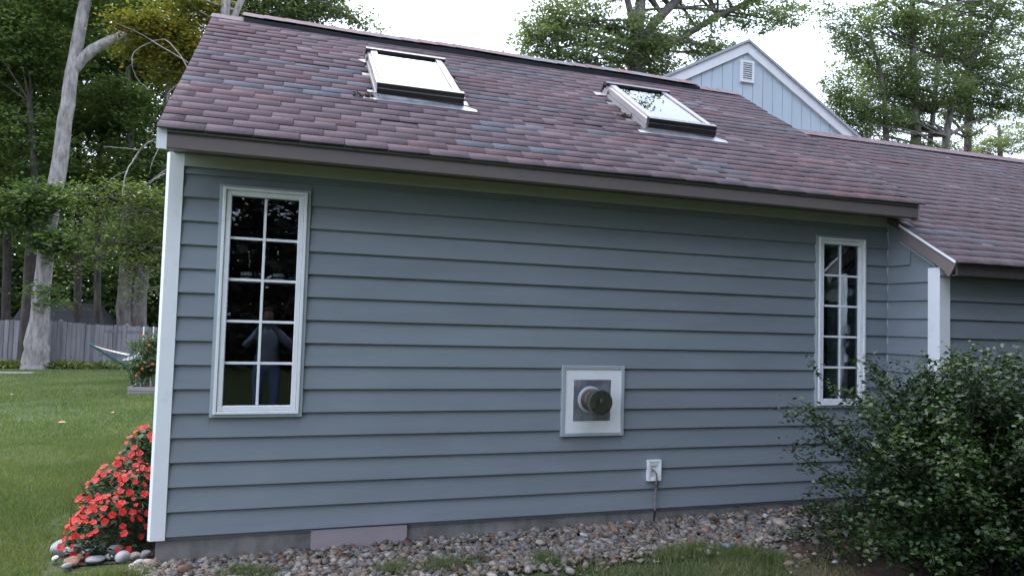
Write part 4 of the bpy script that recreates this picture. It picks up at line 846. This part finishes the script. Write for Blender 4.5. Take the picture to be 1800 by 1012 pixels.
def rock(u, v, wpx, c, label, smooth, flat, cat='stone', group=None, seed=0, lift=0.0):
    d = CF + CR * ((u - 900) / FPX) + CU * ((506 - v) / FPX); t = (-0.16 - CAM[2]) / d[2]; P = CAM + d * t
    for _ in range(4): P = CAM + d * ((float(ground(P[0], P[1])) + 0.03 + lift - CAM[2]) / d[2])
    size = wpx * (1.15 if smooth else 1.0) * depth(P) / FPX / 2; o = link('river_stone' if smooth else 'rock', rock_mesh(SM[c], size, flat, smooth, seed))
    o.location = (P[0], P[1], P[2] - 0.005); o.rotation_euler = (random.uniform(-0.15, 0.15), random.uniform(-0.15, 0.15), random.uniform(0, 6)); tag(o, label, cat, group)
RS = [(112, 962, 44, 'grey', 'largest grey rounded stone, left end of the row under the red flowers'), (128, 966, 34, 'pale', 'pale rounded stone next to the largest one under the red flowers'), (154, 957, 26, 'pale', 'pale oval stone at the back of the row under the red flowers'),
      (155, 969, 28, 'pale', 'light flat-lying stone in front of the pale oval one'), (178, 962, 26, 'grey', 'grey rounded stone in the middle of the row under the flowers'), (203, 965, 27, 'pale', 'light grey rounded stone right of the middle of the row'), (216, 977, 30, 'pale', 'large light stone in front, right part of the flower-bed row'),
      (238, 975, 20, 'tan', 'tan blocky stone near the right end of the flower-bed row'), (255, 972, 22, 'grey', 'grey blocky stone nearest the foundation corner'), (193, 976, 16, 'pale', 'small pale pebble in front of the middle stone'), (98, 980, 16, 'pale', 'small pale pebble at the far left front of the row'),
      (168, 980, 30, 'grey', 'long flat grey stone lying in front of the row'), (128, 985, 30, 'brown', 'rusty brown angular stone at the left front of the row'), (142, 977, 22, 'brown', 'smaller rusty brown stone behind the angular brown one'), (245, 988, 20, 'pale', 'pale flat pebble in front of the tan blocky stone'), (262, 986, 26, 'tan', 'thin tan slab against the foundation corner'), (118, 992, 16, 'grey', 'small grey pebble at the lower left of the row')]
for k, (u, v, w_, c, lab) in enumerate(RS): rock(u, v, w_, c, lab, c not in ('brown',), 0.62 if k not in (3, 11, 15) else 0.35, 'stone', 'river stones under the red flowers', 20 + k, 0.01)
RK = [(1075, 928, 27, 'brown', 'flat reddish rock lying against the foundation below the vent'), (648, 975, 26, 'grey', 'upright grey rock below the mauve cover board'), (1027, 938, 17, 'pale', 'pale round rock left of the flat reddish one'), (1012, 932, 14, 'brown', 'small brown rock left of the pale round one'), (950, 952, 22, 'tan', 'tan rock in the gravel halfway along the wall'),
      (1345, 905, 18, 'pale', 'pale rock in the gravel near the shrub'), (1277, 958, 20, 'blue', 'blue-grey rock at the gravel edge near the grass'), (1240, 930, 20, 'brown', 'brown flat rock under the right half of the wall'), (1237, 918, 18, 'grey', 'grey rock beside the brown flat one under the wall'), (1370, 915, 34, 'tan', 'tan slab in the gravel close to the shrub'), (1285, 915, 18, 'tan', 'tan rock under the right half of the wall'), (1468, 985, 14, 'pale', 'lone pale rock on bare soil under the shrub'), (1432, 971, 12, 'tan', 'lone tan rock on bare soil near the grass')]
for k, (u, v, w_, c, lab) in enumerate(RK): rock(u, v, w_, c, lab, False, 0.5, 'rock', None, 60 + k, 0.02)
def gravel():
    N = 11500; x = rng.uniform(-0.1, 6.2, N); t = rng.uniform(0, 1, N) ** 0.9; ye_ = edge_y(x); y = 0.0 + (ye_ - 0.03) * t + rng.normal(0, 0.02, N)
    y = np.minimum(y, -0.004); keep = ~((x > 4.6) & (rng.uniform(0, 1, N) < np.clip((x - 4.6) * 0.9, 0, 0.85) * (y < -0.35))) & ((y > -0.72) | (x < 4.3))
    xs2 = rng.uniform(4.2, 6.3, 900); ys2 = rng.uniform(-1.7, -0.5, 900); k2 = (ys2 > -1.35 - 0.0 * xs2) & (rng.uniform(0, 1, 900) < np.clip(1.25 + ys2 * 0.75, 0.08, 1)); xs3 = rng.uniform(1.0, 4.4, 700); ys3 = edge_y(xs3) - np.abs(rng.normal(0, 0.12, 700))
    x, y, t = np.r_[x[keep], xs2[k2], xs3], np.r_[y[keep], ys2[k2], ys3], np.r_[t[keep], np.ones(k2.sum()) * 1.5, np.ones(700) * 1.5]; N = len(x); s = 0.011 + 0.030 * rng.uniform(0, 1, N) ** 2.6; s *= np.where(rng.uniform(0, 1, N) < 0.05, 1.35, 1)
    z = ground(x, y) + 0.012 + rng.uniform(0, 1, N) * 0.022 * (1 - t * 0.6) + s * 0.25 + 0.012 * np.exp(-((y + 0.1) / 0.15) ** 2)
    V = IV1[None] * (1 + 0.22 * rng.normal(0, 1, (N, len(IV1), 1))); nrm = rng.normal(0, 1, (N, 3)); nrm /= np.linalg.norm(nrm, axis=1)[:, None]
    pj = (V * nrm[:, None]).sum(-1); V = V - np.clip(pj - 0.5, 0, None)[..., None] * nrm[:, None]
    V = V * np.stack([rng.uniform(0.9, 1.4, N), rng.uniform(0.6, 1.0, N), rng.uniform(0.4, 0.75, N)], -1)[:, None] * s[:, None, None]
    a = rng.uniform(0, 6.28, N); ca, sa = np.cos(a)[:, None], np.sin(a)[:, None]; b = rng.normal(0, 0.35, N); cb_, sb = np.cos(b)[:, None], np.sin(b)[:, None]
    X, Y, Z = V[..., 0], V[..., 1], V[..., 2]; X, Z = X * cb_ - Z * sb, X * sb + Z * cb_; X, Y = X * ca - Y * sa, X * sa + Y * ca
    V = np.stack([X + x[:, None], np.minimum(Y + y[:, None], 0.012), Z + z[:, None]], -1); F = IF1[None] + len(IV1) * np.arange(N)[:, None, None]
    M = Mat('mixed_gravel'); g = M.n('ShaderNodeNewGeometry')
    c = ramp(M, g.outputs['Random Per Island'], [(0.0, (0.087, 0.073, 0.059)), (0.14, (0.164, 0.141, 0.118)), (0.28, (0.233, 0.206, 0.181)), (0.42, (0.146, 0.141, 0.132)), (0.55, (0.207, 0.152, 0.112)), (0.66, (0.320, 0.274, 0.230)), (0.76, (0.172, 0.092, 0.056)), (0.84, (0.267, 0.199, 0.138)), (0.93, (0.415, 0.351, 0.289)), (0.97, (0.103, 0.057, 0.040))], 'CONSTANT')
    c = mixc(M, ramp(M, noise(M, 55, 5, 0.7), [(0.35, (0.55, 0.55, 0.55)), (0.6, (0, 0, 0))]), c, (0.09, 0.08, 0.07))
    m = pbr(M, c, 0.85, 0, noise(M, 120, 4, 0.7), 0.3, 0.004, 0.25)
    tag(link('gravel', fast_mesh('gravel', V.reshape(-1, 3), F.reshape(-1, 3), m)), 'mixed grey and brown gravel heaped along the foundation', 'gravel', kind='stuff')
gravel()

# ------------------------------------------------------------------ the shrub at the right
SB = np.array((5.85, -1.5)); shrub = empty('shrub', (SB[0], SB[1], float(ground(*SB))), 'large dark green shrub with arching twigs in front of the right window', 'shrub')
L_shrub = leafmat('shrub_leaves', [(0.009, 0.02, 0.009), (0.018, 0.038, 0.014), (0.036, 0.068, 0.02), (0.11, 0.15, 0.04)], 0.28, 2.0, 0.42)
stems = MB(); lp = []; lt = []
def clampxy(p):
    lim = np.where(p[:, 0] > 6.36, YF - 0.06, -0.06); p[:, 1] = np.minimum(p[:, 1], lim); return p
for k in range(460):
    a = rng.uniform(0, 2 * math.pi); rr = 0.28 * math.sqrt(rng.uniform()); p0 = np.array((SB[0] + rr * math.cos(a) * 2.7 + 0.12, SB[1] + rr * math.sin(a), 0)); p0[2] = ground(p0[0], p0[1]) - 0.02
    out = rng.uniform(0.1, 1.25); hgt = 1.62 * math.sqrt(max(0.06, 1 - (out / 1.5) ** 2)) * rng.uniform(0.55, 1.02); az = rng.uniform(0, 2 * math.pi)
    tip = p0 + np.array((math.cos(az) * out * 1.25, math.sin(az) * out * 0.72, hgt))
    if k < 130: tip[2] = p0[2] + rng.uniform(0.05, 0.55); tip[:2] = p0[:2] + np.array((math.cos(az) * 1.25, math.sin(az) * 0.8))
    if tip[0] < 4.35: tip[0] = 4.35 + rng.uniform(0, 0.25)
    mid = p0 * 0.45 + tip * 0.55 + np.array((0, 0, 0.22 * hgt)) - np.array((math.cos(az), math.sin(az) * .6, 0)) * 0.1 * out
    P = np.array([(1 - t) ** 2 * p0 + 2 * t * (1 - t) * mid + t * t * tip for t in np.linspace(0, 1, 9)]) + rng.normal(0, 0.012, (9, 3)); P = clampxy(P); P[:, 2] = np.maximum(P[:, 2], ground(P[:, 0], P[:, 1]) + (0.02 if 0 else -0.02))
    stems.tube(P, np.linspace(0.0075, 0.0018, 9), 4, cap=False)
    tt = rng.uniform(0.22, 1.0, 150) ** 0.8; i = np.minimum((tt * 8).astype(int), 7); f = (tt * 8 - i)[:, None]; base_ = P[i] * (1 - f) + P[i + 1] * f
    lp.append(base_ + rng.normal(0, 1, base_.shape) * (0.04 + 0.055 * (1 - tt))[:, None])
for path in ([(1520, 790), (1470, 760), (1430, 770), (1392, 790)], [(1500, 740), (1460, 735), (1420, 732), (1380, 722)], [(1480, 700), (1440, 660), (1422, 632)], [(1560, 690), (1530, 640), (1500, 632)], [(1620, 690), (1600, 650), (1570, 636)], [(1660, 680), (1690, 640), (1680, 622)], [(1740, 690), (1760, 650), (1785, 628)], [(1560, 900), (1545, 960), (1548, 1005)], [(1500, 850), (1450, 838), (1420, 862)], [(1640, 700), (1626, 650), (1622, 618)], [(1720, 690), (1712, 640), (1688, 618)]):
    P = clampxy(np.array([at(u, v, -1.25) for u, v in path])); stems.tube(P, np.linspace(0.004, 0.0015, len(P)), 4, cap=False)
    for i in range(len(P) - 1):
        f = rng.uniform(0, 1, 26)[:, None]; lp.append(P[i] * (1 - f) + P[i + 1] * f + rng.normal(0, 0.022, (26, 3)))
stems.build('stem', m_bark_dark, shrub)
lp = clampxy(np.concatenate(lp)); lp = lp[lp[:, 2] > ground(lp[:, 0], lp[:, 1]) + 0.02]
foliage('foliage', lp, 0.038, L_shrub, shrub, 0.55, 0.72, kind='stuff')

# ------------------------------------------------------------------ grass
def grass(name, P, h, w, mat, label):
    n = len(P); a = rng.uniform(0, 6.28, n); ca, sa = np.cos(a), np.sin(a); hh_ = h * rng.uniform(0.5, 1.3, n); le = rng.normal(0, 0.45, (n, 2)) * hh_[:, None]
    V = np.empty((n, 3, 3)); ww = w * rng.uniform(0.7, 1.3, n)
    V[:, 0] = P - np.stack([ca * ww, sa * ww, ww * 0], -1); V[:, 1] = P + np.stack([ca * ww, sa * ww, ww * 0], -1); V[:, 2] = P + np.stack([le[:, 0], le[:, 1], hh_], -1)
    tag(link(name, fast_mesh(name, V.reshape(-1, 3), np.arange(3 * n).reshape(-1, 3), mat)), label, 'grass', kind='stuff')
m_grass = leafmat('grass_blades', [(0.06, 0.09, 0.028), (0.095, 0.135, 0.042), (0.145, 0.18, 0.06), (0.27, 0.245, 0.115)], 0.35, 0.8, 0.6)
m_thatch = leafmat('mixed_grass_blades', [(0.06, 0.09, 0.03), (0.10, 0.13, 0.05), (0.19, 0.18, 0.085), (0.33, 0.27, 0.15)], 0.3, 2.5, 0.7)
def field(n, xa, xb, ya, yb, keep):
    x = rng.uniform(xa, xb, n); y = rng.uniform(ya, yb, n); k = keep(x, y); x, y = x[k], y[k]; return np.stack([x, y, ground(x, y)], -1)
def worn(x, y): return (np.sin(x * 1.7 + y * 0.9 + 1) * np.sin(y * 1.3 - x * 0.8) + 0.6 * np.sin(x * 4.1 + 2) * np.sin(y * 3.3) > 0.55) & (rng.uniform(0, 1, len(x)) < 0.6)
P1 = field(170000, -4.5, -0.02, -0.5, 6.0, lambda x, y: ~((x > -0.68) & (y > 0.18)) & ~((x > -0.66) & (y > -0.02) & (y < 0.2)) & (x > -1.2 - (y + 0.6) * 0.62) & ~worn(x, y))
P2 = field(150000, -11, 0, 6, 20.8, lambda x, y: (x > -1.6 - y * 0.45) & ~worn(x * 0.6, y * 0.5) & (rng.uniform(0, 1, len(x)) < np.clip((21.2 - y) / 1.2, 0, 1)))
grass('lawn_grass', P1, 0.05, 0.0035, m_grass, 'short green lawn grass beside the flower bed')
grass('lawn_grass', P2, 0.06, 0.009, m_grass, 'green lawn grass stretching back to the fence')
def edgekeep(x, y):
    d = edge_y(x) - y; n_ = np.sin(x * 7) * 0.05 + np.sin(x * 17 + 1) * 0.03; dens_ = np.clip((d + n_ + 0.03) / 0.12, 0.0, 1)
    bare = np.exp(-((x - 2.6) / 0.35) ** 2) * 0.7 + 0.62 * (np.sin(x * 3.7 + 1.3) * np.sin(x * 1.9 + y * 6) > 0.15); return (rng.uniform(0, 1, len(x)) < dens_ * (1 - bare)) & ((x < 4.45) | (y < -1.15) & (x < 4.7))
P3 = field(80000, -0.8, 5.0, -2.2, -0.1, edgekeep); grass('front_grass', P3, 0.052, 0.0028, m_thatch, 'longer green grass along the near edge of the gravel')
tp = []
for (u, v) in ((420, 1006), (455, 1010), (690, 1004), (770, 1000), (810, 998), (965, 992), (1180, 985), (1230, 978), (1300, 985), (1350, 995), (240, 1006), (200, 1008)):
    d = CF + CR * ((u - 900) / FPX) + CU * ((506 - v) / FPX); c = CAM + d * ((-0.16 - CAM[2]) / d[2]); tp.append(c + rng.normal(0, 1, (500, 3)) * (0.07, 0.05, 0))
tp = np.concatenate(tp); tp[:, 2] = ground(tp[:, 0], tp[:, 1]); grass('grass_tufts', tp, 0.09, 0.003, m_grass, 'grass tufts growing up through the front of the gravel')
# fallen leaves on the lawn, each a thing
lm_ = MB(); lm_.add([(-0.05, 0, 0.004), (-0.015, 0.026, 0.014), (0.03, 0.018, 0.018), (0.06, 0, 0.012), (0.03, -0.02, 0.016), (-0.015, -0.026, 0.012)], [(0, 1, 5), (1, 2, 4, 5), (2, 3, 4)]); lfm = lm_.mesh('fallen_leaf', paint('dry_leaf', (0.36, 0.2, 0.1), 0.7, 0.3, 30))
for k, (u, v, lab) in enumerate([(108, 747, 'tan fallen leaf in the middle of the lawn'), (20, 697, 'dry leaf at the left edge of the far lawn'), (116, 706, 'pale dry leaf on the far lawn'), (198, 729, 'small dry leaf on the lawn above the flowers')]):
    d = CF + CR * ((u - 900) / FPX) + CU * ((506 - v) / FPX); P = CAM.copy()
    t = 5.0
    for _ in range(30):
        P = CAM + d * t; t = t + (P[2] - ground(P[0], P[1])) / -d[2] * 0.9
    tag(link('fallen_leaf', lfm, None, (P[0], P[1], float(ground(P[0], P[1])) + 0.04), (0.2, 0.1, k * 1.7), (1.2, 1.2, 1.2)), lab, 'leaf', 'fallen leaves on the lawn')

# ------------------------------------------------------------------ the photographer, seen mirrored in the left window
def cloth_mat():
    M = Mat('shirt_and_jeans'); g = M.n('ShaderNodeNewGeometry'); sp = M.n('ShaderNodeSeparateXYZ'); M.l(g.outputs['Position'], sp.inputs[0])
    mr = M.n('ShaderNodeMapRange'); M.l(sp.outputs['Z'], mr.inputs[0]); mr.inputs[1].default_value = -0.2; mr.inputs[2].default_value = 1.8
    c = ramp(M, mr.outputs[0], [(0.0, (0.05, 0.05, 0.055)), (0.06, (0.10, 0.16, 0.32)), (0.52, (0.2, 0.25, 0.34)), (0.80, (0.2, 0.13, 0.1))], 'CONSTANT'); return pbr(M, c, 0.8, 0, noise(M, 60, 3), 0.2, 0.004)
px_, py_, pz_ = 0.60, -5.95, float(ground(0.60, -5.95))
J = {'pel': (0, 0, 0.98), 'wst': (0, -0.01, 1.14), 'cht': (0, 0.0, 1.34), 'nek': (0, 0.0, 1.52), 'hd1': (0, 0.03, 1.62), 'hd2': (0, 0.035, 1.72), 'hd3': (0, 0.02, 1.80)}
RD = {'pel': 0.15, 'wst': 0.125, 'cht': 0.155, 'nek': 0.06, 'hd1': 0.075, 'hd2': 0.095, 'hd3': 0.07}
Ed = [('pel', 'wst'), ('wst', 'cht'), ('cht', 'nek'), ('nek', 'hd1'), ('hd1', 'hd2'), ('hd2', 'hd3')]
for sgn, k in ((-1, 'l'), (1, 'r')):
    J.update({'sh' + k: (0.19 * sgn, 0, 1.46), 'el' + k: (0.33 * sgn, 0.14, 1.28), 'wr' + k: (0.11 * sgn, 0.29, 1.56), 'hn' + k: (0.075 * sgn, 0.33, 1.63), 'hp' + k: (0.1 * sgn, 0, 0.93), 'kn' + k: (0.12 * sgn, 0.03, 0.52), 'an' + k: (0.13 * sgn, -0.01, 0.09), 'to' + k: (0.15 * sgn, 0.16, 0.045)})
    RD.update({'sh' + k: 0.07, 'el' + k: 0.052, 'wr' + k: 0.034, 'hn' + k: 0.042, 'hp' + k: 0.1, 'kn' + k: 0.075, 'an' + k: 0.05, 'to' + k: 0.04})
    Ed += [('cht', 'sh' + k), ('sh' + k, 'el' + k), ('el' + k, 'wr' + k), ('wr' + k, 'hn' + k), ('pel', 'hp' + k), ('hp' + k, 'kn' + k), ('kn' + k, 'an' + k), ('an' + k, 'to' + k)]
ks = list(J); pm = bpy.data.meshes.new('person'); pm.from_pydata([J[k] for k in ks], [(ks.index(a), ks.index(b)) for a, b in Ed], []); pm.materials.append(cloth_mat())
person = link('person', pm, None, (px_, py_, pz_)); pmod = person.modifiers.new('skin', 'SKIN'); pmod.use_smooth_shade = True
for i, k in enumerate(ks): pm.skin_vertices[0].data[i].radius = (RD[k], RD[k])
pm.skin_vertices[0].data[0].use_root = True
person.modifiers.new('sub', 'SUBSURF').levels = 2; person.modifiers['sub'].render_levels = 2
tag(person, 'person in pale top and blue jeans raising a camera, mirrored faintly in the left window', 'person')
hv = IV3 * (0.112, 0.118, 0.115); hv = hv + (0, -0.005, 1.745); keepf = [f for f in IF3 if not (hv[f].mean(0)[1] > 0.05 and hv[f].mean(0)[2] < 1.80) and hv[f].mean(0)[2] > 1.62]
link('hair', fast_mesh('hair', hv + (px_, py_, pz_), keepf, m_bark_dark, smooth=True), person)
hc = empty('handheld_camera', (px_, py_ + 0.36, pz_ + 1.62), 'black camera held up by the person, mirrored in the left window', 'camera')
MB().box(px_ - 0.065, px_ + 0.065, py_ + 0.335, py_ + 0.385, pz_ + 1.60, pz_ + 1.70, 0.008).build('body', m_dark, hc)
MB().box(px_ - 0.02, px_ + 0.02, py_ + 0.34, py_ + 0.38, pz_ + 1.7005, pz_ + 1.72, 0.005).build('viewfinder', m_dark, hc)

# ------------------------------------------------------------------ leaf litter caught on the roof by the left skylight
m_litter = paint('rotted_leaves', (0.075, 0.045, 0.03), 0.95, 0.4, 30)
for (x_, s_, lab) in ((1.44, 1.20, 'brown clump of rotted leaves at the lower left corner of the left skylight'), (1.36, 1.16, 'small dark clump of leaves on the flashing left of the left skylight'), (4.03, 1.62, 'bit of leaf litter beside the left edge of the right skylight')):
    P = np.array((x_, YE + s_ * cR - 0.02 * sR, ZE + s_ * sR + 0.02 * cR)); pts = P + rng.normal(0, 1, (46, 3)) * (0.034, 0.022, 0.010); V, F = leaf_quads(pts, 0.032, 0.3)
    tag(link('leaf_clump', fast_mesh('leaf_clump', V, F, m_litter)), lab, 'leaf litter', 'litter on the roof')
